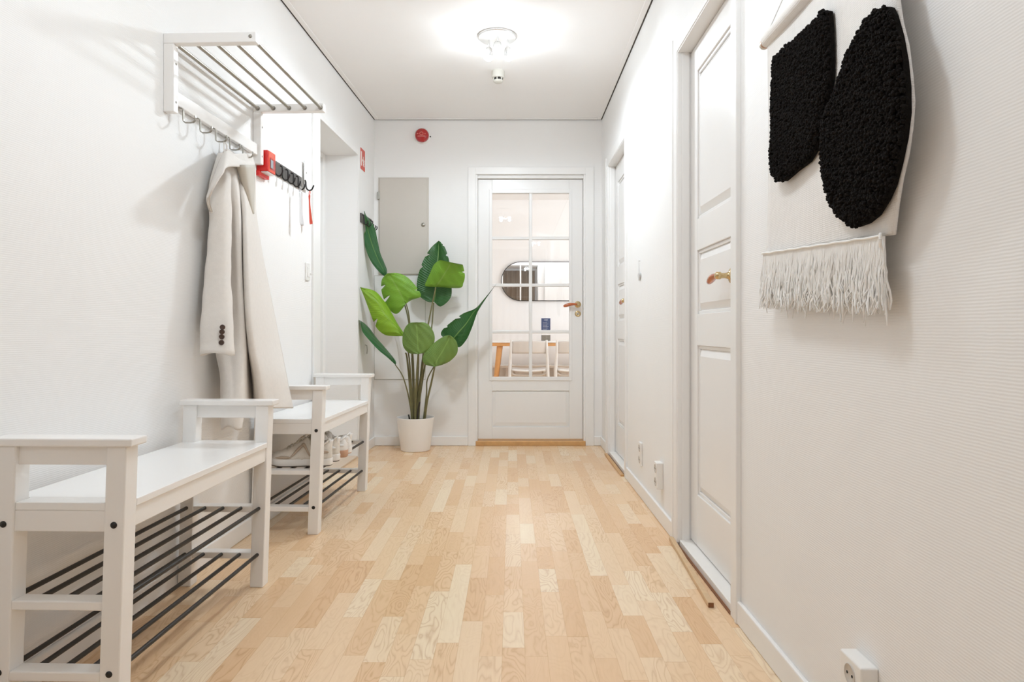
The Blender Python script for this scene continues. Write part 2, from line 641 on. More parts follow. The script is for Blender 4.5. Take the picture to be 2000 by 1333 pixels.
# ================================================================== THE SETTING
YF = -2.6             # wall behind the camera
YD0, YD1 = YB + 0.12, 8.545   # dining room
DXL, DXR = -1.9, 2.3

m = MB(); m.box(-2.2, 2.7, YF - 0.1, YD1 + 0.1, -0.05, 0.0)
struct('floor', m, 'laminate')
m = MB(); m.box(-2.2, 2.7, YF - 0.1, YD1 + 0.1, CEIL, CEIL + 0.08)
struct('ceiling', m, 'ceiling_paint')

NY0, NY1, NZ = 3.935, 4.785, 2.122        # doorway in the left wall
m = MB(lambda v, y, z: lw(y, v, z))
m.box(-0.27, 0, YF, NY0, 0, CEIL)
m.box(-0.27, 0, NY1, YB + 0.02, 0, CEIL)
m.box(-0.27, 0, NY0, NY1, NZ, CEIL)
struct('wall_left', m, 'wall_paint')

D2 = (2.14, 2.83, 2.045)    # near right door: opening y0, y1, top
D3 = (4.165, 4.88, 2.062)   # far right door
m = MB()
m.box(XR, XR + 0.13, YF, D2[0], 0, CEIL)
m.box(XR, XR + 0.13, D2[1], D3[0], 0, CEIL)
m.box(XR, XR + 0.13, D3[1], YB + 0.02, 0, CEIL)
m.box(XR, XR + 0.13, D2[0], D2[1], D2[2], CEIL)
m.box(XR, XR + 0.13, D3[0], D3[1], D3[2], CEIL)
struct('wall_right', m, 'wall_paint')

BX0, BX1, BZ = xx(928.7, YB), xx(1144, YB), zz(341, YB)   # opening in the back wall
m = MB()
m.box(DXL, BX0, YB, YD0, 0, CEIL)
m.box(BX1, DXR, YB, YD0, 0, CEIL)
m.box(BX0, BX1, YB, YD0, BZ, CEIL)
struct('wall_back', m, 'wall_paint')
m = MB(); m.box(-1.7, XR + 0.13, YF - 0.1, YF, 0, CEIL)
struct('wall_front', m, 'wall_paint')
m = MB(); m.box(DXL - 0.1, DXR + 0.1, YD1, YD1 + 0.1, 0, CEIL)
struct('wall_far', m, 'ceiling_paint')
m = MB(); m.box(DXL - 0.1, DXL, YD0, YD1, 0, CEIL)
struct('wall_far_left', m, 'ceiling_paint')
m = MB(); m.box(DXR, DXR + 0.1, YD0, YD1, 0, CEIL)
struct('wall_far_right', m, 'ceiling_paint')

# ceiling battens with a thin shadow gap to the wall
g, bw, bh = 0.008, 0.03, 0.005
m = MB(lambda v, y, z: lw(y, v, z)); m.box(g, g + bw, YF, YB - g, CEIL - bh, CEIL - 0.0005)
struct('trim_1', m, 'ceiling_paint', bevel=0.003)
m = MB(); m.box(XR - g - bw, XR - g, YF, YB - g, CEIL - bh, CEIL - 0.0005)
struct('trim_2', m, 'ceiling_paint', bevel=0.003)
m = MB(); m.box(xl(YB) + g + bw, XR - g - bw, YB - g - bw, YB - g, CEIL - bh, CEIL - 0.0005)
struct('trim_3', m, 'ceiling_paint', bevel=0.003)
# dark strips painting the shade into those gaps
m = MB(lambda v, y, z: lw(y, v, z)); m.box(0.0003, g - 0.0003, YF, YB - g, CEIL - 0.004, CEIL - 0.0005)
struct('trim_4', m, 'gap_shade')
m = MB(); m.box(XR - g + 0.0003, XR - 0.0003, YF, YB - g, CEIL - 0.004, CEIL - 0.0005)
struct('trim_5', m, 'gap_shade')
m = MB(); m.box(xl(YB) + g, XR - g, YB - g + 0.0003, YB - 0.0003, CEIL - 0.004, CEIL - 0.0005)
struct('trim_6', m, 'gap_shade')

# baseboards
BH, BT = 0.072, 0.013
CW = 0.07             # casing width on the right wall
m = MB(lambda v, y, z: lw(y, v, z))
m.box(0, BT, YF, NY0 - 0.115, 0.001, BH)
m.box(0, BT, NY1 + 0.045, YB - BT, 0.001, BH)
struct('baseboard_left', m, 'trim_paint', bevel=0.004)
m = MB()
m.box(XR - BT, XR, YF, D2[0] - CW, 0.001, BH)
m.box(XR - BT, XR, D2[1] + CW, D3[0] - CW, 0.001, BH)
m.box(XR - BT, XR, D3[1] + CW, YB - BT, 0.001, BH)
struct('baseboard_right', m, 'trim_paint', bevel=0.004)
CX0, CX1, CZ = xx(914, YB - 0.014), xx(1160, YB - 0.014), zz(326, YB - 0.014)
m = MB()
m.box(xl(YB) + 0.001, CX0, YB - BT, YB, 0.001, BH)
m.box(CX1, XR - 0.001, YB - BT, YB, 0.001, BH)
struct('baseboard_back', m, 'trim_paint', bevel=0.004)


# ------------------------------------------------------------------ doors
def lever(parent, T, u, w, z, direction, long=0.115, keyhole=True):
    """Brass rosette, turned neck and amber grip; T maps (u, w, z)."""
    def ring(cu, cw, cz, r, n=20):
        return [T(cu + r * math.cos(2 * PI * k / n), cw, cz + r * math.sin(2 * PI * k / n)) for k in range(n)]
    h = MB()
    prof = [(0.0255, 0.0), (0.0255, 0.003), (0.021, 0.006), (0.014, 0.008), (0.011, 0.014), (0.009, 0.022), (0.0095, 0.034), (0.013, 0.038), (0.013, 0.05), (0.008, 0.056)]
    h.loft([ring(u, w + a, z, r) for r, a in prof])
    hd = build('door_handle', h, 'brass', parent)
    hd['label'] = 'brass rosette and neck'
    gpath, rad = [], []
    prof2 = [(0.010, 0.008, 0), (0.02, 0.0075, 0), (0.035, 0.0095, 0.001), (0.055, 0.012, 0.0), (0.075, 0.0135, -0.004), (0.095, 0.0125, -0.010), (long - 0.006, 0.0095, -0.014), (long, 0.005, -0.015)]
    for a, r, dz in prof2:
        gpath.append(T(u + direction * a, w + 0.044, z + dz)); rad.append(r)
    g2 = MB(); g2.tube(gpath, rad, 14)
    gp = build('grip', g2, 'amber_wood', hd)
    gp['label'] = 'glossy amber-brown grip'
    if keyhole:
        k = MB()
        k.loft([ring(u + 0.001, w + a, z - 0.073, r) for r, a in [(0.024, 0), (0.024, 0.003), (0.020, 0.005), (0.015, 0.004), (0.012, 0.0035)]])
        kk = build('keyhole_plate', k, 'brass', parent)
        k = MB(); k.loft([ring(u + 0.001, w + a, z - 0.073, r) for r, a in [(0.012, 0.003), (0.011, 0.006), (0.006, 0.0065)]])
        build('key_cylinder', k, 'keyhole_silver', kk)
        k = MB()
        c = [T(u + 0.001 + a, w + b, z - 0.073 + e) for e in (-0.007, 0.007) for a, b in ((-0.002, 0.0062), (0.002, 0.0062), (0.002, 0.0075), (-0.002, 0.0075))]
        k.hexa(c)
        build('key_slot', k, 'hole_black', kk)


def fielded(mb, u0, u1, z0, z1, w0=-0.016):
    mb.frustum((u0 + 0.010, u1 - 0.010, z0 + 0.010, z1 - 0.010), w0, (u0 + 0.042, u1 - 0.042, z0 + 0.042, z1 - 0.042), -0.001)
    # ogee moulding round the panel
    i = 0.013
    for r in ((u0, u1, z0, z0 + i), (u0, u1, z1 - i, z1), (u0, u0 + i, z0 + i, z1 - i), (u1 - i, u1, z0 + i, z1 - i)):
        mb.box(r[0], r[1], w0, -0.007, r[2], r[3])


def side_door(name, op, plane_x, handle_y, handle_z, wall_x=XR):
    y0, y1, top = op
    T = lambda u, w, z: (plane_x - w, u, z)
    root = struct_root(name, (plane_x, (y0 + y1) / 2, 0))
    a, b = y0 + 0.003, y1 - 0.003
    zb, zt = 0.030, top - 0.004
    m = MB(T)
    m.box(a, b, -0.040, -0.016, zb, zt)
    st = 0.095
    m.box(a, a + st, -0.016, 0, zb, zt); m.box(b - st, b, -0.016, 0, zb, zt)
    rails = [(zb, 0.235), (0.832, 0.958), (1.212, 1.338), (1.932, zt)]
    for r0, r1 in rails:
        m.box(a + st, b - st, -0.016, 0, r0, r1)
    pans = [(0.235, 0.832), (0.958, 1.212), (1.338, 1.932)]
    for p0, p1 in pans:
        fielded(m, a + st, b - st, p0, p1)
    build('leaf', m, 'door_paint', root, bevel=0.0025)
    # jamb lining behind the leaf line and the dark joint
    j = MB()
    cx = wall_x - 0.012
    j.box(cx + 0.004, plane_x + 0.006, y1 - 0.001, y1 + 0.02, 0.012, top + 0.02)
    j.box(cx + 0.004, plane_x + 0.006, y0 - 0.02, y0 + 0.001, 0.012, top + 0.02)
    j.box(cx + 0.004, plane_x + 0.006, y0, y1, top - 0.001, top + 0.02)
    j.box(cx + 0.02, plane_x - 0.006, y1 - 0.006, y1, 0.012, top)     # stop bead
    build('jamb', j, 'trim_paint', root, bevel=0.002)
    c = MB()
    c.box(cx, wall_x, y1 + 0.004, y1 + 0.08, 0.0, top + 0.075)
    c.box(cx - 0.004, wall_x + 0.001, y1 + 0.06, y1 + 0.081, 0.0, top + 0.076)
    c.box(cx, wall_x, y0 - CW, y0 - 0.004, 0.0, top + 0.075)
    c.box(cx - 0.004, wall_x + 0.001, y0 - CW - 0.001, y0 - 0.052, 0.0, top + 0.076)
    c.box(cx, wall_x, y0 - 0.004, y1 + 0.004, top + 0.004, top + 0.075)
    build('casing', c, 'trim_paint', root, bevel=0.003)
    s = MB(); s.box(wall_x - 0.001, plane_x + 0.03, y0 + 0.001, y1 - 0.001, 0.0, 0.024)
    build('sill', s, 'threshold_paint', root, bevel=0.002)
    e = MB(); e.box(wall_x - 0.012, wall_x - 0.003, y0 + 0.001, y1 - 0.001, 0.0, 0.003)
    build('sill_gap', e, 'raw_wood_end', root)
    lever(root, T, handle_y, 0.0, handle_z, 1, keyhole=False)
    return root


side_door('door_2', D2, 0.741, 2.305, 1.078)
side_door('door_3', D3, 0.741, 4.27, 1.078)
# oak edging strip in front of the far right sill
m = MB(); m.box(XR - 0.032, XR - 0.012, D3[0] - 0.005, D3[1] + 0.01, 0, 0.012)
struct('trim_7', m, 'oak', bevel=0.003)

# glazed door to the dining room
YL = YB + 0.045
T = lambda u, w, z: (u, YL - w, z)
root = struct_root('door_1', ((BX0 + BX1) / 2, YL, 0))
lx0, lx1 = xx(934, YL), xx(1138, YL)
gx0, gx1 = xx(961, YL), xx(1112, YL)
gz0, gz1 = zz(737, YL), zz(377.5, YL)
lzb, lzt = 0.045, zz(351, YL)
m = MB(T)
for a, b, c, d in ((lx0, gx0, lzb, lzt), (gx1, lx1, lzb, lzt), (gx0, gx1, gz1, lzt), (gx0, gx1, zz(764, YL), gz0)):
    m.box(a, b, -0.040, 0, c, d)
m.box(gx0, gx1, -0.040, 0, lzb, zz(834.5, YL))
m.box(gx0, gx1, -0.040, -0.012, zz(834.5, YL), zz(764, YL))
m.frustum((gx0 + 0.004, gx1 - 0.004, zz(834.5, YL) + 0.004, zz(764, YL) - 0.004), -0.012,
          (gx0 + 0.03, gx1 - 0.03, zz(834.5, YL) + 0.034, zz(764, YL) - 0.006), -0.004)
build('leaf', m, 'door_paint', root, bevel=0.0025)
m = MB(T)   # bead around the glazing
bz0, bz1, bx0, bx1 = zz(744, YL), zz(370, YL), xx(955.5, YL), xx(1117, YL)
for a, b, c, d in ((bx0, gx0 + 0.002, bz0, bz1), (gx1 - 0.002, bx1, bz0, bz1), (gx0, gx1, gz1 - 0.002, bz1), (gx0, gx1, bz0, gz0 + 0.002)):
    m.box(a, b, -0.004, 0.007, c, d)
build('glazing_bead', m, 'door_paint', root, bevel=0.003)
m = MB(T)
mx0, mx1 = xx(1033, YL), xx(1039.4, YL)
m.box(mx0, mx1, -0.034, 0.002, gz0, gz1)
for py in (465.4, 557.4, 648.4):
    zc = zz(py, YL)
    m.box(gx0, gx1, -0.032, 0.0, zc - 0.0125, zc + 0.0125)
build('muntins', m, 'door_paint', root, bevel=0.005)
m = MB(T); m.box(gx0 - 0.004, gx1 + 0.004, -0.020, -0.017, gz0 - 0.004, gz1 + 0.004)
build('glass', m, 'door_glass', root)
m = MB()
m.box(BX0 - 0.001, lx0 - 0.003, YB - 0.004, YD0, 0.03, BZ)
m.box(lx1 + 0.003, BX1 + 0.001, YB - 0.004, YD0, 0.03, BZ)
m.box(BX0, BX1, YB + 0.012, YD0, lzt + 0.004, BZ + 0.001)
m.box(BX0 + 0.004, BX1 - 0.004, YB + 0.006, YB + 0.02, lzt + 0.02, BZ)
build('jamb', m, 'trim_paint', root, bevel=0.003)
m = MB()
m.box(CX0, BX0 + 0.002, YB - 0.013, YB, 0, CZ)
m.box(BX1 - 0.002, CX1, YB - 0.013, YB, 0, CZ)
m.box(BX0, BX1, YB - 0.013, YB, BZ - 0.002, CZ)
build('casing', m, 'trim_paint', root, bevel=0.003)
m = MB(); m.box(BX0 + 0.002, BX1 - 0.002, YB - 0.016, YD0 - 0.01, 0, 0.036)
o = build('sill', m, 'oak', root, bevel=0.004)
o['label'] = 'varnished oak threshold'
lever(root, T, xx(1128.4, YL), 0.0, zz(595, YL), -1)

# entrance doorway in the left wall: door at the back of the deep reveal
TLW = lambda v, y, z: lw(y, v, z)
root = struct_root('door_4', lw((NY0 + NY1) / 2, -0.24, 0))
m = MB(TLW)
m.box(-0.285, -0.245, NY0 + 0.01, NY1 - 0.05, 0.03, NZ - 0.02)
build('leaf', m, 'door_paint', root, bevel=0.003)
m = MB(TLW)
m.box(-0.268, -0.225, NY1 - 0.055, NY1 - 0.0005, 0.03, NZ - 0.0005)
m.box(-0.268, -0.225, NY0 + 0.0005, NY0 + 0.03, 0.03, NZ - 0.0005)
m.box(-0.268, -0.225, NY0 + 0.03, NY1 - 0.055, NZ - 0.03, NZ - 0.0005)
build('jamb', m, 'trim_paint', root, bevel=0.003)
m = MB(TLW)
m.box(0, 0.013, NY0 - 0.115, NY0 + 0.001, 0, NZ + 0.03)
m.box(0, 0.006, NY1 - 0.001, NY1 + 0.045, 0, NZ + 0.03)
m.box(0, 0.006, NY0, NY1, NZ - 0.001, NZ + 0.03)
build('casing', m, 'trim_paint', root, bevel=0.003)
m = MB(TLW); m.box(-0.268, 0.002, NY0 + 0.0005, NY1 - 0.0005, 0.0, 0.012)
build('sill', m, 'reveal_floor', root, bevel=0.002)
m = MB(TLW)
m.box(-0.244, -0.238, NY0 + 0.03, NY1 - 0.056, 0.012, 0.031)
m.box(-0.222, -0.216, NY1 - 0.012, NY1 - 0.0008, 0.012, 0.02)
build('bottom_gap', m, 'hole_black', root)

# loose wooden strip lying by the near sill
m = MB()
pa, pb = Vector((0.676, 2.90, 0.0)), Vector((0.640, 2.195, 0.0))
dd = (pb - pa).normalized(); nn = Vector((-dd.y, dd.x, 0)) * 0.0095
pts = []
for h in (0.0005, 0.017):
    pts += [tuple(p + s * nn + Vector((0, 0, h))) for p, s in ((pa, -1), (pb, -1), (pb, 1), (pa, 1))]
m.hexa(pts)
strip = build('wood_strip', m, 'raw_wood', bevel=0.002, origin=tuple(pa))
tag(strip, 'loose square wooden strip lying on the floor along the near right door sill', 'wood strip')
m = MB()
e0 = pb + dd * 0.0003
m.add([tuple(e0 + nn * 0.9 + Vector((0, 0, 0.001))), tuple(e0 - nn * 0.9 + Vector((0, 0, 0.001))), tuple(e0 - nn * 0.9 + Vector((0, 0, 0.016))), tuple(e0 + nn * 0.9 + Vector((0, 0, 0.016))),
       tuple(e0 + dd * 0.0008 + nn * 0.9 + Vector((0, 0, 0.001))), tuple(e0 + dd * 0.0008 - nn * 0.9 + Vector((0, 0, 0.001))), tuple(e0 + dd * 0.0008 - nn * 0.9 + Vector((0, 0, 0.016))), tuple(e0 + dd * 0.0008 + nn * 0.9 + Vector((0, 0, 0.016)))],
      [(0, 3, 2, 1), (4, 5, 6, 7), (0, 1, 5, 4), (1, 2, 6, 5), (2, 3, 7, 6), (3, 0, 4, 7)])
sc_ = [tuple(Vector(p) - pa) for p in m.v]; m.v = sc_
o = build('strip_end', m, 'raw_wood_end', strip, local=True)
o['label'] = 'dark sawn end'


# ================================================================== LAMPS
def spot_lamp(name, x, y, label, watts, beam=0.88):
    r = thing(name, label, 'ceiling lamp', (x, y, CEIL), group='hall ceiling spots' if y < 3 else None)
    m = MB(); m.lathe([(0.104, 0.0), (0.104, -0.012), (0.100, -0.018), (0.0, -0.0185)], (0, 0, 0), n=48)
    build('base', m, 'plastic_white', r, local=True)
    m = MB(); m.lathe([(0.1045, -0.0005), (0.107, -0.002), (0.107, -0.011), (0.1045, -0.0125)], n=48)
    o = build('rim', m, 'chrome', r, local=True); o['label'] = 'chrome rim'
    heads = [(-0.046, 0.012, -0.10, -0.10, 0.10), (0.058, 0.010, -0.085, 0.25, 0.10), (0.004, -0.050, -0.09, -0.15, -0.9)]
    for hx, hy, hz, tx, ty in heads:
        st = MB(); st.tube([(hx, hy, -0.018), (hx, hy, -0.055)], 0.005, 10)
        st.tube([(hx, hy, -0.052), (hx, hy, -0.062)], 0.009, 10)
        h = build('stem', st, 'chrome', r, local=True)
        d = Vector((tx * 0.35, ty * 0.5, -1)).normalized()
        c = Vector((hx, hy, -0.060))
        hb = MB(); hb.tube([tuple(c), tuple(c + d * 0.006), tuple(c + d * 0.03), tuple(c + d * 0.052)], [0.012, 0.019, 0.024, 0.0255], 20)
        sp = build('spot_head', hb, 'chrome', r, local=True)
        bb = MB(); bb.tube([tuple(c + d * 0.0525), tuple(c + d * 0.062), tuple(c + d * 0.072)], [0.0245, 0.0255, 0.012], 20)
        b = build('bulb', bb, 'bulb', sp, local=True)
        b['label'] = 'glowing bulb'
        q = c + d * 0.092
        lp = (x + q.x, y + q.y, CEIL + q.z)
        spot_light('spot_beam', lp, d, watts / 3.0 * beam)
        bulb_light('spot_glow', lp, watts / 3.0 * (1 - beam), 0.02)
    return r


spot_lamp('ceiling_lamp', *HALL_LAMPS[0], 'round white and chrome ceiling lamp with three lit spots, near the glazed door', HALL_W)
spot_lamp('ceiling_lamp', *HALL_LAMPS[1], 'three-spot ceiling lamp over the benches, outside the picture', HALL_W * 0.42, 0.35)
spot_lamp('ceiling_lamp', *HALL_LAMPS[2], 'three-spot ceiling lamp behind the camera by the brown curtain', HALL_W * 0.27, 0.35)

# added flush ceiling lamp, unseen, to light the dining room
r = thing('ceiling_lamp', 'flat round white ceiling lamp added to light the dining room, unseen outside the picture', 'ceiling lamp', (0.2, 5.95, CEIL))
m = MB(); m.lathe([(0.17, 0), (0.17, -0.04), (0.15, -0.055), (0, -0.06)], n=36)
build('base', m, 'plastic_white', r, local=True)
bulb_light('dining_fill_light', (0.2, 5.95, CEIL - 0.16), DINING_W, 0.12)

# sprinkler-like smoke detector on the ceiling
r = thing('smoke_detector', 'small round off-white smoke detector on the ceiling behind the lamp', 'smoke detector', (xx(973, 4.29), 4.29, CEIL))
m = MB(); m.lathe([(0.038, 0.0), (0.040, -0.004), (0.040, -0.040), (0.036, -0.046)], n=32)
build('base', m, 'detector_white', r, local=True)
m = MB(); m.lathe([(0.028, -0.045), (0.028, -0.060)], n=24)
o = build('sensing_chamber', m, 'hole_black', r, local=True); o['label'] = 'dark slotted chamber'
m = MB(); m.lathe([(0.027, -0.0585), (0.031, -0.060), (0.030, -0.068), (0.022, -0.074), (0.0, -0.076)], n=24)
for k in range(6):
    a = 2 * PI * k / 6 + 0.3
    m.box(0.029 * math.cos(a) - 0.003, 0.029 * math.cos(a) + 0.003, 0.029 * math.sin(a) - 0.003, 0.029 * math.sin(a) + 0.003, -0.061, -0.044)
build('cap', m, 'detector_white', r, local=True)

# ================================================================== BENCHES
def bench(y0, label, x0b, x1b, span, lean, wall_gap_label=None):
    """Bench with armrests and two tiers of black rods. x0b / x1b: foot of the outer front leg faces
    at the near and far end; v grows towards the wall."""
    dirv = Vector((x1b - x0b, span, 0)); L = dirv.length + 0.048
    rz = -math.atan2(x1b - x0b, span)
    root = thing('storage_bench', label, 'bench', (x0b, y0, 0), rz)

    def T(u, v, z):            # u along, v towards the wall, z up ; the frame leans slightly out at the top
        return (-v + lean * z, u, z)
    D = 0.300
    lw_ = 0.046
    legs = []
    for u in (0, L - 0.048):
        for v in (0, D - lw_):
            m = MB(T); m.box(u, u + 0.048, v, v + lw_, 0, 0.632)
            lg = build('leg', m, 'bench_paint', root, bevel=0.003, local=True)
            legs.append((lg, u, v))
    for lg, u, v in legs:
        if u == 0:             # screw caps show on the near end
            for z in (0.455, 0.119):
                m = MB(); c = T(0, v + lw_ / 2, z)
                m.lathe([(0.0075, 0.0), (0.0075, -0.0015), (0.0, -0.002)], (c[0], c[1], c[2]), axis='y', n=18)
                build('screw_cap', m, 'screw_black', lg, local=True)
    for u in (-0.008, L - 0.055):
        m = MB(T); m.box(u, u + 0.063, -0.016, D + 0.012, 0.632, 0.650)
        build('armrest', m, 'bench_paint', root, bevel=0.003, local=True)
    for u in (0.010, L - 0.038):
        m = MB(T); m.box(u, u + 0.028, lw_ - 0.001, D - lw_ + 0.001, 0.588, 0.632)
        build('armrest_rail', m, 'bench_paint', root, bevel=0.002, local=True)
    m = MB(T)
    m.box(0.003, L - 0.003, lw_ + 0.0005, D - lw_ - 0.0005, 0.486, 0.504)
    m.box(0.049, L - 0.049, 0.0, D + 0.0, 0.4862, 0.5042)
    build('seat', m, 'seat_paint', root, bevel=0.002, local=True)
    for v in (0.006, D - 0.028):
        m = MB(T); m.box(0.047, L - 0.047, v, v + 0.022, 0.438, 0.486)
        build('apron', m, 'bench_paint', root, bevel=0.002, local=True)
    for u in (0.004, L - 0.026):
        m = MB(T); m.box(u, u + 0.022, lw_ - 0.001, D - lw_ + 0.001, 0.438, 0.486)
        build('end_apron', m, 'bench_paint', root, bevel=0.002, local=True)
    for z0, z1 in ((0.260, 0.281), (0.099, 0.121)):
        for u in (0.002, L - 0.046):
            m = MB(T); m.box(u, u + 0.044, lw_ - 0.001, D - lw_ + 0.001, z0, z1)
            build('shelf_rail', m, 'bench_paint', root, bevel=0.003, local=True)
        for k in range(5):
            v = lw_ / 2 + k * (D - lw_) / 4
            zr = (z0 + z1) / 2 + 0.004
            u0, u1 = 0.040, L - 0.040
            m = MB(T); m.tube([(u0, v, zr), (u1, v, zr)], 0.0063, 12)
            build('rod', m, 'black_steel', root, local=True)
    return root, T, L


bench1, T1, L1 = bench(1.534, 'nearer white wooden bench with armrests and black shoe rods, at the front left', -0.887, -0.864, 0.831, 0.033)
bench2, T2, L2 = bench(2.975, 'farther white wooden bench with shoes under its seat, beside the entrance doorway', -0.847, -0.812, 0.800, 0.036)


# ================================================================== HAT RACK
RY0, RY1 = 2.310, 3.068
rack = thing('hat_rack', 'white wall-mounted hat rack with five metal tubes and coat hooks, upper left', 'hat rack', lw((RY0 + RY1) / 2, 0, 1.9))
for ya, yb in ((RY0, RY0 + 0.032), (RY1 - 0.032, RY1)):
    m = MB(TLW)
    m.box(0.0, 0.318, ya, yb, 1.865, 1.900)
    m.box(0.0, 0.036, ya + 0.0005, yb - 0.0005, 1.634, 1.8655)
    br = build('bracket', m, 'bench_paint', rack, bevel=0.003)
    for z in (1.80, 1.67):
        m = MB(); c = lw((ya + yb) / 2, 0.0362, z)
        m.lathe([(0.004, -0.0005), (0.004, 0.0008), (0.0, 0.001)], c, axis='x', n=12)
        build('screw', m, 'hook_steel', br)
m = MB(); c = lw(RY0 - 0.0005, 0.300, 1.884)
m.lathe([(0.006, 0.001), (0.006, -0.001), (0.0, -0.0014)], c, axis='y', n=16)
build('screw', m, 'hook_steel', rack)
m = MB(TLW); m.box(0.002, 0.022, RY0 + 0.031, RY1 - 0.031, 1.672, 1.721)
build('hook_rail', m, 'bench_paint', rack, bevel=0.003)
for k in range(5):
    v = 0.022 + k * 0.0705
    m = MB(); m.tube([lw(RY0 + 0.02, v, 1.880), lw(RY1 - 0.02, v, 1.880)], 0.0072, 14)
    build('tube', m, 'brushed_steel', rack)
    for ya in (RY1 - 0.036, RY0 + 0.031):
        m = MB(); m.tube([lw(ya, v, 1.880), lw(ya + 0.005, v, 1.880)], 0.0098, 14)
        build('tube_collar', m, 'hook_steel', rack)
HOOKS = [2.387, 2.507, 2.627, 2.747, 2.867]
for y in HOOKS:
    m = MB()
    path = [(0.010, 1.6715), (0.026, 1.669), (0.029, 1.660), (0.029, 1.632), (0.030, 1.624), (0.036, 1.619), (0.052, 1.6185), (0.064, 1.620), (0.0705, 1.626), (0.0725, 1.635), (0.0715, 1.642)]
    w, tk = 0.0048, 0.0035
    pts = [Vector((a, 0, b)) for a, b in path]
    rings = []
    for i, p in enumerate(pts):
        d = (pts[min(i + 1, len(pts) - 1)] - pts[max(i - 1, 0)]).normalized()
        nrm = Vector((d.z, 0, -d.x)) * tk / 2
        q = []
        for s, ww in ((1, -w), (1, w), (-1, w), (-1, -w)):
            r_ = p + nrm * s
            q.append(lw(y + ww, r_.x, r_.z))
        rings.append(q)
    m.loft(rings, True, False)
    build('hook', m, 'hook_steel', rack, bevel=0.001)

# ================================================================== SMALL THINGS ON THE LEFT WALL
# call point
r = thing('fire_call_point', 'red wall-mounted fire alarm call point box beside the hat rack', 'fire alarm button', lw(3.12, 0, 1.65))
BY0, BY1 = 3.075, 3.165
m = MB(TLW)
m.box(0.0, 0.052, BY0, BY1, 1.612, 1.706)
m.box(0.0, 0.020, BY0 - 0.012, BY1 + 0.006, 1.590, 1.612)
build('housing', m, 'alarm_red', r, bevel=0.003)
m = MB(TLW); m.box(0.052, 0.0535, BY0 + 0.006, BY1 - 0.006, 1.612, 1.705)
fp = build('front_plate', m, 'orange_red', r, bevel=0.001)
m = MB(TLW); m.box(0.0537, 0.0545, BY0 + 0.018, BY1 - 0.012, 1.624, 1.676)
build('window', m, 'dome_red', fp)
m = MB(TLW); m.box(0.0547, 0.0575, BY0 + 0.022, BY0 + 0.050, 1.630, 1.668)
o = build('button', m, 'grey_plastic', fp, bevel=0.004); o['label'] = 'grey press button'
for k, z in enumerate((1.683, 1.690, 1.697)):
    m = MB(TLW); m.box(0.0537, 0.0542, BY0 + 0.018, BY1 - 0.018 - 0.008 * (k % 2), z, z + 0.0022)
    build('lettering', m, 'pale_red', fp)
m = MB(TLW)
m.box(0.004, 0.050, BY0 + 0.004, BY1 - 0.004, 1.6055, 1.612)
o = build('tamper_cover', m, 'clear_plastic', r, bevel=0.003); o['label'] = 'clear plastic underside'


def key_rack(name, label, ya, yb, za, zb, hooks, vh=0.055):
    r = thing(name, label, 'key rack', lw((ya + yb) / 2, 0, (za + zb) / 2))
    m = MB(TLW); m.box(0.0, 0.012, ya, yb, za, zb)
    build('backboard', m, 'rack_grey', r, bevel=0.0015)
    for y in hooks:
        m = MB()
        zc = zb - 0.012
        p = [(0.012, zc), (0.020, zc - 0.003), (0.023, zc - 0.012), (0.023, zc - 0.045), (0.026, zc - 0.060), (0.036, zc - 0.070), (0.048, zc - 0.068), (0.056, zc - 0.056), (vh + 0.004, zc - 0.042)]
        m.tube([lw(y, a, b) for a, b in smooth_interp(p, 24)], 0.0038, 8)
        build('hook', m, 'hook_black', r)
    return r


key_rack('key_rack', 'dark grey key rack with black hooks, right of the red call point box', 3.19, 3.63, 1.644, 1.706, [3.235, 3.325, 3.40, 3.475, 3.545])
key_rack('key_rack', 'black key rack in the corner, half hidden behind the tip of a plant leaf', 4.852, 5.150, 1.664, 1.728, [4.87, 4.95, 5.03, 5.09, 5.135], 0.05)

# grey metal plate on the wall above the end hook
r = thing('hanger_plate', 'upright grey metal plate with a black hook, at the end of the key rack', 'wall hook', lw(3.70, 0, 1.73))
PY0 = 3.665
m = MB(TLW); m.box(0.010, 0.014, PY0, PY0 + 0.060, 1.648, 1.806)
m.box(0.0, 0.0105, PY0 + 0.02, PY0 + 0.04, 1.70, 1.78)
build('plate', m, 'clear_plastic', r, bevel=0.0015)
m = MB()
m.lathe([(0.004, 0.0), (0.004, 0.0015), (0, 0.002)], lw(PY0 + 0.03, 0.014, 1.745), axis='x', n=12)
build('screw', m, 'hook_steel', r)
m = MB()
p = [(0.014, 1.700), (0.019, 1.690), (0.020, 1.672), (0.024, 1.655), (0.036, 1.645), (0.050, 1.648), (0.058, 1.660), (0.062, 1.672)]
HKY = 3.60
m.tube([lw(HKY + 0.07, a, b) for a, b in smooth_interp(p, 20)], 0.0042, 8)
build('hook', m, 'hook_black', r)


def shoehorn(label, y, v, ztop, length, material, twist):
    r = thing('shoehorn', label, 'shoehorn', lw(y, v, ztop))
    m = MB()
    ring = [lw(y + 0.009 * math.cos(a), v + 0.002 * math.sin(a), ztop - 0.010 + 0.011 * math.sin(a)) for a in [2 * PI * k / 16 for k in range(17)]]
    m.tube(ring, 0.0018, 6)
    o = build('hanging_loop', m, material, r)
    rows = []
    for k in range(15):
        s = k / 14
        z = ztop - 0.022 - s * length
        hw = 0.0065 + 0.004 * max(0, (0.18 - s) / 0.18) + 0.011 * s ** 2.2
        if s > 0.93:
            hw *= 0.75
        curve = 0.010 * s * s
        row = []
        for i in range(7):
            q = (i - 3) / 3
            row.append(lw(y + q * hw * math.cos(twist), v + curve - 0.35 * hw * (1 - q * q) + q * hw * math.sin(twist), z))
        rows.append(row)
    m = MB(); m.grid(rows)
    build('blade', m, material, r, solid=0.0016, recalc=False)
    return r


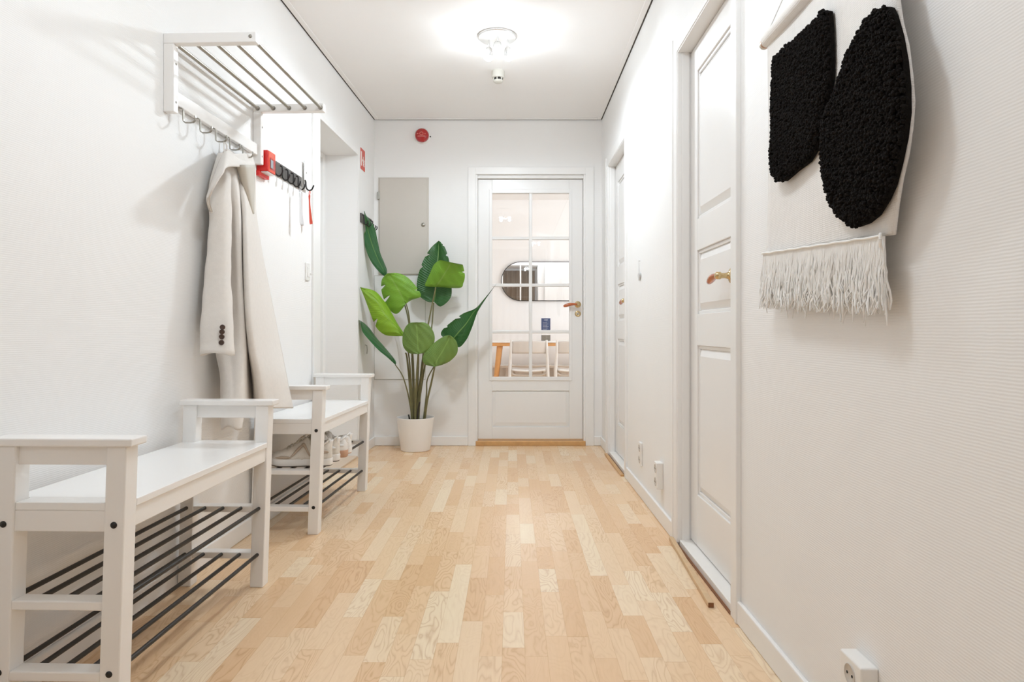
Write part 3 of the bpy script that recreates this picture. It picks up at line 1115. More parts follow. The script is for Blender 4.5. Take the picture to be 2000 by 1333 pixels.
shoehorn('white plastic shoehorn hanging from the key rack, left of the red one', 3.50, 0.050, 1.628, 0.175, 'shoehorn_white', 0.3)
shoehorn('red plastic shoehorn hanging from the black hook at the end of the key rack', HKY + 0.07, 0.040, 1.640, 0.155, 'orange_red', -0.8)

# switch by the doorway
r = thing('light_switch', 'white light switch plate beside the entrance doorway', 'light switch', lw(3.745, 0, 1.21))
m = MB(TLW); m.box(0.0, 0.009, 3.712, 3.768, 1.165, 1.263)
build('plate', m, 'plastic_white', r, bevel=0.003)
m = MB(TLW); m.box(0.009, 0.013, 3.724, 3.756, 1.185, 1.240)
build('rocker', m, 'plastic_white', r, bevel=0.002)
m = MB(TLW); m.box(0.009, 0.032, 3.757, 3.766, 1.196, 1.208)
build('key_tab', m, 'plastic_white', r, bevel=0.002)

# fire sign
SY0, SY1, SZ0, SZ1 = 4.868, 4.985, 2.048, 2.198
r = thing('fire_sign', 'square red fire alarm sign on the wall past the entrance doorway', 'sign', lw((SY0 + SY1) / 2, 0, (SZ0 + SZ1) / 2))
m = MB(TLW); m.box(0.0, 0.003, SY0, SY1, SZ0, SZ1)
build('panel', m, 'sign_red', r)
m = MB(TLW)
def sg(a, b, c, d):   # fractions of the sign face
    m.box(0.003, 0.0036, SY0 + a * (SY1 - SY0), SY0 + b * (SY1 - SY0), SZ0 + c * (SZ1 - SZ0), SZ0 + d * (SZ1 - SZ0))
sg(0.04, 0.22, 0.16, 0.84)                       # call point border
for k in range(4):                               # fingers of the pressing hand
    sg(0.50, 0.66, 0.62 + k * 0.0, 0.66)
    sg(0.62, 0.86, 0.20 + k * 0.085, 0.26 + k * 0.085)
sg(0.50, 0.62, 0.22, 0.62)
sg(0.30, 0.44, 0.40, 0.50)
build('pictogram', m, 'sign_white', r)

# small latch low on the wall
r = thing('wall_latch', 'small metal latch low on the wall beside the plant', 'latch', lw(4.99, 0, 0.752))
m = MB(TLW); m.box(0.0, 0.003, 4.975, 5.005, 0.712, 0.795)
build('plate', m, 'plastic_white', r, bevel=0.001)
m = MB(); m.tube([lw(4.99, 0.003, 0.785), lw(4.99, 0.016, 0.780), lw(4.99, 0.018, 0.75), lw(4.99, 0.016, 0.72)], 0.003, 8)
build('bolt', m, 'hook_steel', r)


# ================================================================== BACK WALL
cx0, cx1, cz0, cz1 = xx(738, YB - 0.02), xx(837, YB - 0.02), zz(537, YB - 0.02), zz(346, YB - 0.02)
r = thing('fuse_cabinet', 'beige-grey metal fuse cabinet door set in the back wall above the plant', 'fuse box', ((cx0 + cx1) / 2, YB, (cz0 + cz1) / 2))
m = MB(); m.box(cx0, cx1, YB - 0.006, YB, cz0, cz1)
build('frame', m, 'cabinet_grey', r, bevel=0.001)
m = MB(); m.box(cx0 + 0.012, cx1 - 0.014, YB - 0.014, YB - 0.006, cz0 + 0.006, cz1 - 0.010)
build('door', m, 'cabinet_grey', r, bevel=0.002)
m = MB(); zc = zz(383, YB); m.box(cx0 - 0.006, cx0 + 0.013, YB - 0.022, YB - 0.004, zc - 0.028, zc + 0.028)
build('hinge', m, 'hinge_grey', r, bevel=0.003)
m = MB(); m.lathe([(0.016, -0.014), (0.016, -0.018), (0.012, -0.022), (0.0, -0.023)], (xx(827, YB), YB, zz(440, YB)), axis='y', n=20)
o = build('lock', m, 'hook_steel', r); o['label'] = 'round metal lock'

hx0, hx1, hz0, hz1 = xx(731, YB), xx(831, YB), zz(742, YB), zz(538.5, YB)
r = thing('access_hatch', 'flush white access hatch in the back wall behind the plant', 'hatch', ((hx0 + hx1) / 2, YB, (hz0 + hz1) / 2))
m = MB(); m.box(hx0, hx1, YB - 0.002, YB, hz0, hz1)
build('shadow_joint', m, 'hinge_grey', r)
m = MB(); m.box(hx0 + 0.003, hx1 - 0.003, YB - 0.007, YB - 0.002, hz0 + 0.003, hz1 - 0.004)
build('panel', m, 'wall_paint', r, bevel=0.001)

bx, bz = xx(825, YB), zz(266.5, YB)
r = thing('fire_bell', 'round red fire alarm sounder on a pale base high on the back wall', 'fire alarm', (bx, YB, bz))
m = MB(); m.lathe([(0.063, 0.0), (0.063, -0.012), (0.056, -0.016)], (bx, YB, bz), axis='y', n=40)
m.lathe([(0.056, -0.0155), (0.0, -0.0156)], (bx, YB, bz), axis='y', n=40)
o = build('base', m, 'plastic_white', r)
m = MB(); m.lathe([(0.052, -0.0156), (0.0535, -0.022), (0.050, -0.042), (0.040, -0.052), (0.022, -0.057), (0.0, -0.058)], (bx, YB, bz), axis='y', n=40)
dm = build('dome', m, 'dome_red', r)
m = MB()
m.tube([(bx + 0.013 * math.cos(a), YB - 0.0575, bz + 0.006 + 0.011 * math.sin(a)) for a in [2 * PI * k / 20 for k in range(21)]], 0.0022, 6)
m.box(bx - 0.036, bx - 0.016, YB - 0.0565, YB - 0.050, bz + 0.004, bz + 0.009)
m.box(bx + 0.016, bx + 0.032, YB - 0.0565, YB - 0.050, bz + 0.004, bz + 0.009)
m.box(bx - 0.030, bx + 0.026, YB - 0.0585, YB - 0.052, bz - 0.016, bz - 0.0115)
m.box(bx - 0.008, bx + 0.008, YB - 0.0535, YB - 0.046, bz + 0.026, bz + 0.033)
build('embossing', m, 'pale_red', dm)
m = MB(); m.tube([(bx + 0.063, YB - 0.008, bz - 0.006), (bx + 0.063, YB - 0.016, bz - 0.006)], 0.005, 10)
build('indicator', m, 'hole_black', r)


# ================================================================== RIGHT WALL SMALL THINGS
def outlet(label, yc, z0, z1, width, depth, n, group=None):
    r = thing('wall_outlet', label, 'power outlet', (XR, yc, (z0 + z1) / 2), group=group)
    m = MB(); m.box(XR - depth, XR, yc - width / 2, yc + width / 2, z0, z1)
    build('cover', m, 'plastic_white', r, bevel=0.004, seg=3)
    h = (z1 - z0) / n
    for k in range(n):
        zc = z0 + h * (k + 0.5)
        rr = min(0.0205, h * 0.42)
        m = MB(); m.lathe([(rr, 0.0003), (rr, -0.0016), (rr * 0.93, -0.0022), (rr * 0.88, -0.0006), (0, -0.0005)], (XR - depth, yc, zc), axis='x', n=28)
        s = build('socket', m, 'socket_shade', r)
        for q in (-1, 1):
            m = MB(); m.lathe([(0.0028, -0.0002), (0.0028, -0.0014), (0, -0.0015)], (XR - depth, yc + q * 0.0095, zc), axis='x', n=10)
            build('pin_hole', m, 'hole_black', s)
    return r


outlet('flat white double power outlet low on the right wall, nearer the far door', 3.66, 0.168, 0.292, 0.068, 0.012, 2)
outlet('raised white double power outlet low on the right wall, second from the far door', 3.165, 0.160, 0.282, 0.062, 0.030, 2)
outlet('white power outlet low on the near right wall, cut by the bottom of the photo', 1.335, 0.125, 0.252, 0.085, 0.034, 2)

r = thing('heart_pendant', 'tiny silver heart hanging on a thread on the right wall', 'wall ornament', (XR, 3.695, 1.30))
m = MB(); m.tube([(XR - 0.001, 3.695, 1.268), (XR - 0.010, 3.695, 1.268)], 0.002, 8)
build('nail', m, 'silver', r)
m = MB()
m.tube([(XR - 0.008, 3.695, 1.268), (XR - 0.006, 3.71, 1.196)], 0.0008, 6)
m.tube([(XR - 0.008, 3.695, 1.268), (XR - 0.006, 3.68, 1.196)], 0.0008, 6)
build('thread', m, 'silver', r)
heart = [(16 * math.sin(t) ** 3 / 16, (13 * math.cos(t) - 5 * math.cos(2 * t) - 2 * math.cos(3 * t) - math.cos(4 * t)) / 16) for t in [2 * PI * k / 28 for k in range(28)]]
m = MB(); m.prism([(a * 0.026, b * 0.022) for a, b in heart], lambda a, b, w: (XR - 0.002 - w, 3.695 + a, 1.185 + b), 0, 0.008)
build('heart', m, 'silver', r, bevel=0.002)


# ================================================================== COAT ON THE THIRD HOOK
def lv(px, py, v):     # point at column px, row py, standing v out from the left wall
    y = yl(px, v)
    return (xl(y) + v, y, zz(py, y))


coat = thing('wool_coat', 'pale beige wool coat hanging by its collar from the hat rack hooks', 'coat', lw(2.66, 0.06, 1.62))
# body: rows of (px, v) knots from the wall side to the room side
CK = [
    (300, [(428, .03), (434, .055), (441, .065), (448, .07), (455, .068), (464, .062), (475, .055), (490, .04)]),
    (330, [(419, .03), (430, .06), (445, .065), (456, .07), (462, .055), (467, .065), (480, .055), (497, .04)]),
    (360, [(410, .025), (424, .05), (448, .07), (460, .09), (466, .06), (472, .08), (484, .05), (497, .03)]),
    (385, [(406, .025), (424, .05), (449, .075), (463, .10), (468, .06), (475, .095), (487, .06), (497, .03)]),
    (415, [(408, .025), (426, .05), (449, .07), (465, .105), (470, .06), (478, .11), (490, .08), (498, .04)]),
    (450, [(410, .025), (428, .045), (449, .065), (467, .11), (473, .035), (478, .125), (493, .10), (503, .05)]),
    (500, [(407, .025), (428, .045), (450, .065), (468, .115), (475, .035), (479, .135), (497, .11), (511, .06)]),
    (560, [(402, .025), (428, .045), (450, .07), (471, .12), (477, .035), (481, .145), (504, .125), (523, .075)]),
    (620, [(400, .03), (428, .05), (451, .08), (475, .13), (480, .04), (484, .155), (511, .135), (535, .10)]),
    (680, [(420, .035), (432, .055), (450, .085), (477, .13), (484, .045), (490, .155), (516, .15), (547, .13)]),
    (730, [(432, .045), (438, .075), (452, .10), (475, .13), (490, .05), (499, .155), (524, .17), (557, .178)]),
    (770, [(433, .05), (439, .08), (453, .11), (474, .13), (493, .055), (504, .155), (532, .18), (565, .205)]),
    (798, [(433, .05), (439, .085), (453, .115), (473, .13), (495, .06), (508, .155), (538, .19), (571, .222)]),
]
rows = []
flat = [tuple([c[0]] + [q for kv in c[1] for q in kv]) for c in CK]
dense = smooth_interp(flat, 72)
for d in dense:
    kn = [(d[1 + 2 * i], d[2 + 2 * i]) for i in range(8)]
    line = smooth_interp(kn, 56)
    rows.append([lv(px, d[0], max(0.012, v)) for px, v in line])
m = MB(); m.grid(rows)
# the long back tail below the hem line on the wall side
tail = []
for k in range(9):
    s = k / 8
    py = 797 + 40 * s
    kn = [(433 + 2 * s, .05), (439 + 2 * s, .085), (453 + 1 * s, .113), (470 - 2 * s, .128), (477 - 8 * s, .10 + 0.01 * s)]
    tail.append([lv(px, py - (4 * s * math.sin(px * 0.2)), v) for px, v in smooth_interp(kn, 24)])
m.grid(tail)
build('body', m, 'coat_wool', coat, recalc=False, solid=-0.006)

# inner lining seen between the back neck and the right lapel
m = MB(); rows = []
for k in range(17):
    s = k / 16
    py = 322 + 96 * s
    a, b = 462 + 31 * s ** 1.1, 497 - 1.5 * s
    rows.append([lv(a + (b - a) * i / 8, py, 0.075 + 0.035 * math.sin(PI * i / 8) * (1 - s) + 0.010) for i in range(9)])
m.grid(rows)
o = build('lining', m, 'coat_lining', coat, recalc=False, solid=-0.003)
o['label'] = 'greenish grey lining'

# shoulder and neck piece draped over the hook
outer = [(412, 418), (404, 398), (403, 384), (409, 366), (418, 340), (428, 312), (435, 297), (441, 291), (448, 292), (458, 299), (470, 307), (484, 312), (498, 318)]
inner = [(413, 412), (408, 396), (409, 382), (414, 368), (424, 350), (432, 338), (438, 331), (444, 327), (452, 325), (462, 325.5), (472, 326.5), (484, 329), (497, 331)]
no = smooth_interp(outer, 48); ni = smooth_interp(inner, 48)
rows = []
for k in range(49):
    s = k / 48
    top_v = 0.058 - 0.03 * s
    low_v = 0.080 + 0.080 * math.sin(PI * min(1, s * 1.1)) if s < 0.9 else 0.088
    row = []
    for i in range(9):
        q = i / 8
        px = no[k][0] + (ni[k][0] - no[k][0]) * q
        py = no[k][1] + (ni[k][1] - no[k][1]) * q
        v = top_v + (low_v - top_v) * q ** 0.8 + 0.012 * math.sin(PI * q) + 0.004 * math.sin(9 * s + 3 * q)
        row.append(lv(px, py, v))
    rows.append(row)
m = MB(); m.grid(rows)
build('collar', m, 'coat_wool', coat, recalc=False, solid=-0.007)
m = MB(); a = lv(443, 296, 0.062); hk = lw(HOOKS[2], 0.060, 1.6205)
m.tube([a, tuple((Vector(a) + Vector(hk)) / 2 + Vector((0.004, 0.006, 0.006))), (hk[0], hk[1], hk[2] + 0.003)], 0.0025, 8)
m.tube([(hk[0], hk[1], hk[2] + 0.003), tuple((Vector(a) + Vector(hk)) / 2 + Vector((0, -0.012, 0))), lv(438, 298, 0.062)], 0.0025, 8)
build('hanging_loop', m, 'coat_wool', coat)

# sleeve: flattened tube in front of the wall-side half
SK = [(334, 441, 447, 2.640, .025), (345, 428, 449, 2.620, .030), (362, 418, 449, 2.600, .036), (380, 413, 449, 2.59, .040), (405, 412, 449, 2.58, .042), (450, 411, 449, 2.565, .042),
      (500, 407, 448.5, 2.55, .042), (545, 402, 448, 2.535, .042), (590, 398.5, 451, 2.52, .043), (640, 395, 453.5, 2.50, .044), (692, 392.5, 455.5, 2.485, .045)]
rings = []
for py, a, b, yc, hy in smooth_interp(SK, 40):
    xc = ((a + b) / 2 - 1000) * yc / F
    hw = (b - a) / 2 * yc / F
    ring = []
    for k in range(40):
        t = 2 * PI * k / 40
        ca, sa = math.cos(t), math.sin(t)
        e = 0.75
        ux = hw * (abs(ca) ** e) * (1 if ca > 0 else -1)
        uy = hy * (abs(sa) ** e) * (1 if sa > 0 else -1)
        wr = 0.0035 * math.sin(py * 0.045 + 2.2 * t) * (0.5 + 0.5 * math.sin(py * 0.021)) + 0.0025 * math.sin(py * 0.11 + t)
        dz = 0.0
        if py > 670:
            dz = -0.006 * math.cos(2 * t) * (py - 670) / 22
        ring.append((xc + ux * 1.0, yc + uy + wr, zz(py, yc) + dz))
    rings.append(ring)
# turn the cuff edge in
last = rings[-1]
cxm = sum(p[0] for p in last) / 40; cym = sum(p[1] for p in last) / 40
rings.append([(cxm + (p[0] - cxm) * 0.93, cym + (p[1] - cym) * 0.9, p[2] - 0.001) for p in last])
rings.append([(cxm + (p[0] - cxm) * 0.88, cym + (p[1] - cym) * 0.85, p[2] + 0.045) for p in last])
m = MB(); m.loft(rings, True, True)
sleeve = build('sleeve', m, 'coat_wool', coat)
for px, py in ((434.5, 639.5), (433.5, 648.5), (433, 658), (432.5, 669.5)):
    yc = 2.444
    c = P(px, py, yc)
    m = MB(); m.lathe([(0.0, 0.006), (0.0085, 0.005), (0.0095, 0.0), (0.0088, -0.003), (0.0065, -0.0025), (0.0, -0.0022)], c, axis='y', n=22)
    bt = build('button', m, 'coat_button', sleeve)
    bt['label'] = 'dark brown horn button'


# ================================================================== SHOES ON THE SECOND BENCH
def shoe(label, heel, toe_dir, length, mats, group=None, mirror=1, tall=1.0, rz_extra=0.0):
    """Chunky sneaker. Local x runs from heel (0) to toe (length); built, then turned so the toe points toe_dir."""
    ang = math.atan2(toe_dir[1], toe_dir[0]) + rz_extra
    r = thing('sneaker', label, 'shoe', heel, ang, group)
    L = length
    body, sole_m, accent, lace_m = mats
    # outline half widths (inner, outer) along the length
    prof = [(0.0, 0.004, 0.004), (0.02, 0.024, 0.024), (0.08, 0.031, 0.032), (0.22, 0.034, 0.035), (0.40, 0.033, 0.037), (0.58, 0.040, 0.044), (0.72, 0.046, 0.047), (0.84, 0.043, 0.043), (0.93, 0.032, 0.031), (0.98, 0.018, 0.017), (1.0, 0.004, 0.004)]
    def outline(k, scale=1.0, z=0.0):
        left = [(s * L, w * scale * mirror, z) for s, w, _ in k]
        right = [(s * L, -w2 * scale * mirror, z) for s, _, w2 in reversed(k)]
        return left + right[1:-1]
    pd = smooth_interp(prof, 26)
    def sole_z(s):   # toe spring
        return 0.010 * max(0, (s - 0.72) / 0.28) ** 2
    n = len(outline(pd))
    def ring(scale, z, ext=0.0):
        o = outline(pd, scale)
        return [((x - L / 2) * (1 + ext) + L / 2, y, z + sole_z(x / L)) for x, y, _ in o]
    m = MB(); m.loft([ring(0.93, 0.0, -0.02), ring(0.96, 0.003), ring(0.96, 0.006)], True, True)
    o = build('outsole', m, sole_m[1], r, local=True)
    o['label'] = 'darker outsole'
    m = MB(); m.loft([ring(0.98, 0.005, 0.005), ring(1.03, 0.010, 0.015), ring(1.0, 0.019, 0.008), ring(1.04, 0.026, 0.015), ring(0.98, 0.034, 0.0)], True, True)
    build('midsole', m, sole_m[0], r, local=True)
    # upper: cross sections along the length
    def top(s):      # height of the ridge line
        pts = [(0.0, 0.080), (0.04, 0.098), (0.12, 0.088), (0.25, 0.076), (0.33, 0.084), (0.40, 0.108), (0.48, 0.098), (0.6, 0.080), (0.72, 0.066), (0.85, 0.056), (0.95, 0.046), (1.0, 0.034)]
        for (a, za), (b, zb) in zip(pts, pts[1:]):
            if a <= s <= b:
                u = (s - a) / (b - a); u = u * u * (3 - 2 * u)
                return (za + (zb - za) * u) * tall
        return 0.03
    def wid(s):
        for (a, p, q), (b, p2, q2) in zip(prof, prof[1:]):
            if a <= s <= b:
                u = (s - a) / (b - a)
                return p + (p2 - p) * u, q + (q2 - q) * u
        return 0.004, 0.004
    rings = []
    NS = 34
    for k in range(NS + 1):
        s = 0.006 + 0.985 * k / NS
        a, b = wid(s)
        h = top(s)
        z0 = 0.026 + sole_z(s)
        ringp = []
        for i in range(21):
            t = PI * i / 20
            c, si = math.cos(t), math.sin(t)
            w = a if c > 0 else b
            taper = 1.0 - 0.28 * si ** 2
            yy = w * 0.97 * (abs(c) ** 0.72) * (1 if c > 0 else -1) * taper * mirror
            zc = z0 + (h - z0) * (si ** 0.8)
            wob = 0.0012 * math.sin(40 * s + 5 * t)
            ringp.append((s * L, yy + wob, zc))
        rings.append(ringp)
    m = MB(); m.loft(rings, True, True, closed=True)
    build('upper', m, body, r, local=True)
    # overlay swoops on the sides and toe guard
    m = MB()
    for side in (1, -1):
        for (s0, s1, zf0, zf1) in ((0.03, 0.30, 0.40, 0.62), (0.42, 0.62, 0.75, 0.25), (0.60, 0.86, 0.20, 0.34), (0.30, 0.46, 0.25, 0.8)):
            rows = []
            for k in range(13):
                s = s0 + (s1 - s0) * k / 12
                a, b = wid(s); w = (a if side > 0 else b)
                h = top(s); z0 = 0.028 + sole_z(s)
                zf = zf0 + (zf1 - zf0) * (k / 12) + 0.05 * math.sin(PI * k / 12)
                row = []
                for q in (-0.11, 0.0, 0.11):
                    f = min(0.97, max(0.02, zf + q * (1 - abs(2 * k / 12 - 1) ** 3)))
                    si = f ** 1.25; c = math.sqrt(max(0, 1 - si * si))
                    yv = w * 0.97 * c ** 0.72 * (1 - 0.28 * si ** 2) + 0.0022
                    row.append((s * L, side * mirror * yv, z0 + (h - z0) * f))
                rows.append(row)
            m.grid(rows)
    build('overlay', m, accent, r, local=True, solid=0.002)
    # collar opening
    m = MB()
    loop = []
    for k in range(30):
        t = 2 * PI * k / 30
        s = 0.19 + 0.155 * math.cos(t)
        loop.append((s * L, 0.024 * math.sin(t) * mirror, top(min(0.36, max(0.02, s))) + 0.001 - 0.010 * abs(math.sin(t))))
    m.tube(loop + [loop[0]], 0.0048, 8)
    build('collar', m, body, r, local=True)
    m = MB(); cz = sum(p[2] for p in loop) / 30
    m.loft([[(p[0], p[1] * 0.85, p[2] + 0.001) for p in loop], [(0.19 * L + (p[0] - 0.19 * L) * 0.8, p[1] * 0.7, p[2] - 0.004) for p in loop]], True, True)
    build('insole', m, 'shoe_inner', r, local=True)
    # tongue and laces
    m = MB(); rows = []
    for k in range(9):
        s = 0.355 + 0.16 * k / 8
        rows.append([((s - 0.02 * (8 - k) / 8) * L, (q - 3) / 3 * 0.019, top(max(s, 0.40)) + 0.008 - 0.004 * ((q - 3) / 3) ** 2 + 0.010 * (8 - k) / 8) for q in range(7)])
    m.grid(rows)
    build('tongue', m, body, r, local=True, solid=0.003)
    for k in range(6):
        s = 0.43 + 0.048 * k
        hgt = top(s)
        m = MB()
        p = [((s + 0.012 * (j / 4)) * L, -0.021 + 0.042 * j / 8, hgt + 0.0035 - 0.010 * abs(j / 4 - 1) ** 2.2) for j in range(9)]
        m.tube(p, 0.0026, 6)
        build('lace', m, lace_m, r, local=True)
    m = MB()
    s = 0.42
    for sgn in (1, -1):
        p = [(s * L, 0, top(s) + 0.012), (s * L - 0.004, sgn * 0.014, top(s) + 0.018), (s * L - 0.002, sgn * 0.024, top(s) + 0.008), (s * L + 0.006, sgn * 0.012, top(s) + 0.008), (s * L, 0, top(s) + 0.012)]
        m.tube(smooth_interp(p, 16), 0.0018, 6)
        p = [(s * L, 0, top(s) + 0.010), (s * L + 0.016, sgn * 0.016, top(s) + 0.004), (s * L + 0.03, sgn * 0.030, top(s) - 0.022)]
        m.tube(smooth_interp(p, 12), 0.0018, 6)
    build('lace_bow', m, lace_m, r, local=True)
    # heel tab
    m = MB(); rows = []
    for k in range(5):
        z = 0.066 + 0.008 * k
        rows.append([(0.004 - 0.0015 * k + 0.012 * (abs(q - 3) / 3) ** 2, (q - 3) / 3 * (0.015 - 0.001 * k), z * tall) for q in range(7)])
    m.grid(rows)
    build('heel_tab', m, 'shoe_white', r, local=True, solid=0.003)
    return r


RODZ = 0.270 + 0.0045 + 0.0065
beige = ('shoe_mesh', ('shoe_mesh', 'shoe_outsole'), 'shoe_suede', 'shoe_lace')
white = ('shoe_white', ('shoe_white', 'shoe_gum'), 'shoe_white', 'shoe_lace')
tdir = (-1.0, -0.03)
shoe('beige and grey chunky sneaker on the upper rods, the nearest of the four shoes', (-0.815, 3.095, RODZ), tdir, 0.285, ('shoe_mesh', ('shoe_white', 'shoe_outsole'), 'shoe_suede', 'shoe_lace'), mirror=-1, tall=1.18)
shoe('beige and white chunky sneaker on the upper rods, second from the near end', (-0.808, 3.200, RODZ), tdir, 0.285, ('shoe_mesh', ('shoe_white', 'shoe_outsole'), 'shoe_white', 'shoe_lace'), tall=1.14)
shoe('white sneaker with brown sole edge on the upper rods, third from the near end', (-0.796, 3.305, RODZ), tdir, 0.272, ('shoe_white', ('shoe_gum', 'shoe_gum'), 'shoe_white', 'shoe_lace'), mirror=-1)
shoe('white sneaker on the upper rods, farthest of the four shoes', (-0.800, 3.405, RODZ), tdir, 0.272, white)


# ================================================================== PLANT
PD = 5.08
px0 = xx(811.5, PD)
plant = thing('potted_plant', 'tall artificial banana-leaf plant in a round white pot by the glazed door', 'plant', (px0, PD, 0))
m = MB()
m.lathe([(0.100, 0.0), (0.106, 0.002), (0.108, 0.008), (0.1385, 0.243), (0.1395, 0.2465), (0.137, 0.2465), (0.1355, 0.243), (0.132, 0.215)], (px0, PD, 0), n=64)
build('pot', m, 'pot_ceramic', plant)
m = MB()
m.lathe([(0.131, 0.214), (0.10, 0.222), (0.05, 0.226), (0.0, 0.227)], (px0, PD, 0), n=40)
build('soil', m, 'soil', plant)


def leaf(rows, material, label=None, stem=None, bulge=0.02, fold=0.0, thick=0.0012, notch=()):
    """rows: (Lx, Ly, Mx, My, Rx, Ry, depth, dl, dr) in picture columns/rows with metre depths:
    the midrib lies at depth, the left and right edges at depth+dl, depth+dr."""
    dn = smooth_interp(rows, 44)
    grid, uv = [], []
    nu = 14
    for k, (Lx, Ly, Mx, My, Rx, Ry, d, dl, dr) in enumerate(dn):
        s = k / 44
        row = []
        for i in range(-nu, nu + 1):
            q = abs(i) / nu
            ex, ey, dd_ = (Lx, Ly, dl) if i < 0 else (Rx, Ry, dr)
            qq = q
            if q > 0.6:
                for (ns, side, deep) in notch:
                    if side * i > 0 and abs(s - ns) < 0.014:
                        qq = q * (1 - deep * (1 - abs(s - ns) / 0.014) * (q - 0.6) / 0.4)
            px = Mx + (ex - Mx) * qq
            py = My + (ey - My) * qq
            dep = d + dd_ * qq + bulge * (math.sin(PI * min(1, q)) * -0.5) + fold * q + 0.0015 * math.sin(i * 0.9 + k * 0.6)
            q3 = P(px, py, dep)
            row.append((max(q3[0], xl(q3[1]) + (0.020 if q3[2] > 1.6 else 0.008)), q3[1], q3[2]))
            uv.append((0.5 + 0.5 * i / nu, s))
        grid.append(row)
    m = MB(); m.grid(grid); m.uv = uv
    o = build('leaf', m, material, plant, recalc=False, solid=0)
    if label:
        o['label'] = label
    if stem:
        pts, ra, rb, mt = stem
        sp = smooth_interp([P(*p) for p in pts], 28)
        ms = MB(); ms.tube(sp, [ra + (rb - ra) * (i / 28) for i in range(29)], 10)
        build('stem', ms, mt, plant)
    return o


def lrows(rows, d0, d1, dl=0.0, dr=0.0, taper=True):
    n = len(rows)
    out = []
    for k, r in enumerate(rows):
        if len(r) == 2:
            r = (r[0], r[1]) * 3
        s = k / (n - 1)
        tp = math.sin(PI * min(1, max(0, s))) ** 0.5 if taper else 1
        out.append(tuple(r) + (d0 + (d1 - d0) * s, dl * tp, dr * tp))
    return out


B = lambda px, d=PD: (px, 822, d)
# upper left leaf reaching to the corner rack
leaf(lrows([(754, 541), (744, 535, 750, 530, 756, 529), (727, 515, 739, 508, 750, 512), (716, 492, 729, 484, 743, 495), (710, 466, 720, 455, 737, 468), (708, 440, 716, 436, 731, 443), (708, 424, 713, 424, 718, 425), (709, 412)], 5.08, 4.90, -0.03, 0.06),
     'leaf_blue', 'dark green leaf with its tip behind the corner hooks', ([B(808), (806, 720, 5.08), (800, 640, 5.08), (786, 585, 5.08), (754, 538, 5.08)], 0.0075, 0.004, 'stem_olive'), notch=((0.9, -1, 0.5),))
leaf(lrows([(793, 594), (776, 613, 789, 588, 803, 587), (761, 606, 783, 576, 822, 579), (751, 588, 776, 563, 814, 562), (745, 568, 768, 550, 797, 543), (746, 546, 761, 538, 778, 534), (757, 534)], 5.02, 4.90, 0.03, 0.05),
     'leaf_light', 'broad light green leaf', ([B(810), (807, 710, 5.06), (801, 640, 5.04), (798, 612, 5.03), (793, 593, 5.02)], 0.0075, 0.004, 'stem_olive'), notch=((0.5, -1, 0.7), (0.7, -1, 0.6), (0.45, 1, 0.3)))
leaf(lrows([(788, 657), (769, 657, 776, 643, 789, 652), (751, 654, 763, 628, 775, 630), (735, 640, 750, 612, 762, 606), (723, 612, 738, 592, 750, 588), (713, 585, 722, 574, 732, 569), (703, 561)], 4.95, 4.80, 0.02, 0.06),
     'leaf_yellowish', 'yellow-green leaf pointing left', ([B(807, 5.06), (803, 750, 5.04), (799, 700, 5.0), (793, 668, 4.97), (787, 655, 4.95)], 0.007, 0.0038, 'stem_olive'), notch=((0.55, -1, 0.7),))
leaf(lrows([(773, 714), (757, 699, 764, 696, 772, 704), (740, 685, 747, 678, 752, 679), (722, 666, 731, 660, 737, 662), (708, 648, 716, 641, 722, 642), (703, 627, 706, 628, 709, 630), (697, 627)], 4.95, 4.82, -0.08, 0.06),
     'leaf_blue', 'narrow folded leaf seen edge-on, lower left', ([B(806, 5.06), (799, 780, 5.04), (793, 755, 5.0), (785, 732, 4.97), (772, 713, 4.95)], 0.006, 0.0035, 'stem_olive'))
leaf(lrows([(848, 590), (836, 590, 849, 586, 861, 599), (818, 577, 850, 570, 880, 582), (814, 556, 852, 548, 882, 556), (819, 530, 854, 522, 879, 520), (829, 504, 856, 500, 874, 497), (842, 484, 857, 482, 867, 480), (857, 470)], 5.14, 5.17, -0.03, -0.03),
     'leaf_dark', 'large dark green leaf at the back', ([B(815, 5.1), (821, 770, 5.11), (830, 715, 5.12), (842, 650, 5.13), (847, 592, 5.14)], 0.0085, 0.0045, 'stem_olive'), notch=((0.62, -1, 0.25), (0.75, -1, 0.3), (0.7, 1, 0.3), (0.9, 1, 0.4), (0.86, 1, 0.3)))
leaf(lrows([(851, 561), (831, 559, 855, 555, 897, 563), (834, 547, 861, 546, 905, 553), (840, 534, 868, 535, 908, 540), (847, 518, 875, 524, 906, 526), (856, 510, 880, 515, 904, 518), (860, 508, 882, 513, 903, 517)], 5.06, 4.90, 0.02, 0.05, taper=False),
     'leaf_light', 'light green leaf bent over in front of the dark one', ([B(813, 5.09), (819, 760, 5.09), (827, 690, 5.08), (839, 620, 5.07), (851, 562, 5.06)], 0.0085, 0.0045, 'stem_olive'), notch=((0.6, 1, 0.4),))
leaf([(860, 508, 882, 513, 903, 517, 4.905, 0.02, 0.05), (870, 511, 887, 516, 903, 519, 4.94, 0.02, 0.05), (878, 514, 890, 520, 900, 523, 4.99, 0.02, 0.04), (889, 520, 890, 521, 892, 523, 5.02, 0.0, 0.01)],
     'leaf_blue', 'blue-green turned-over tip')
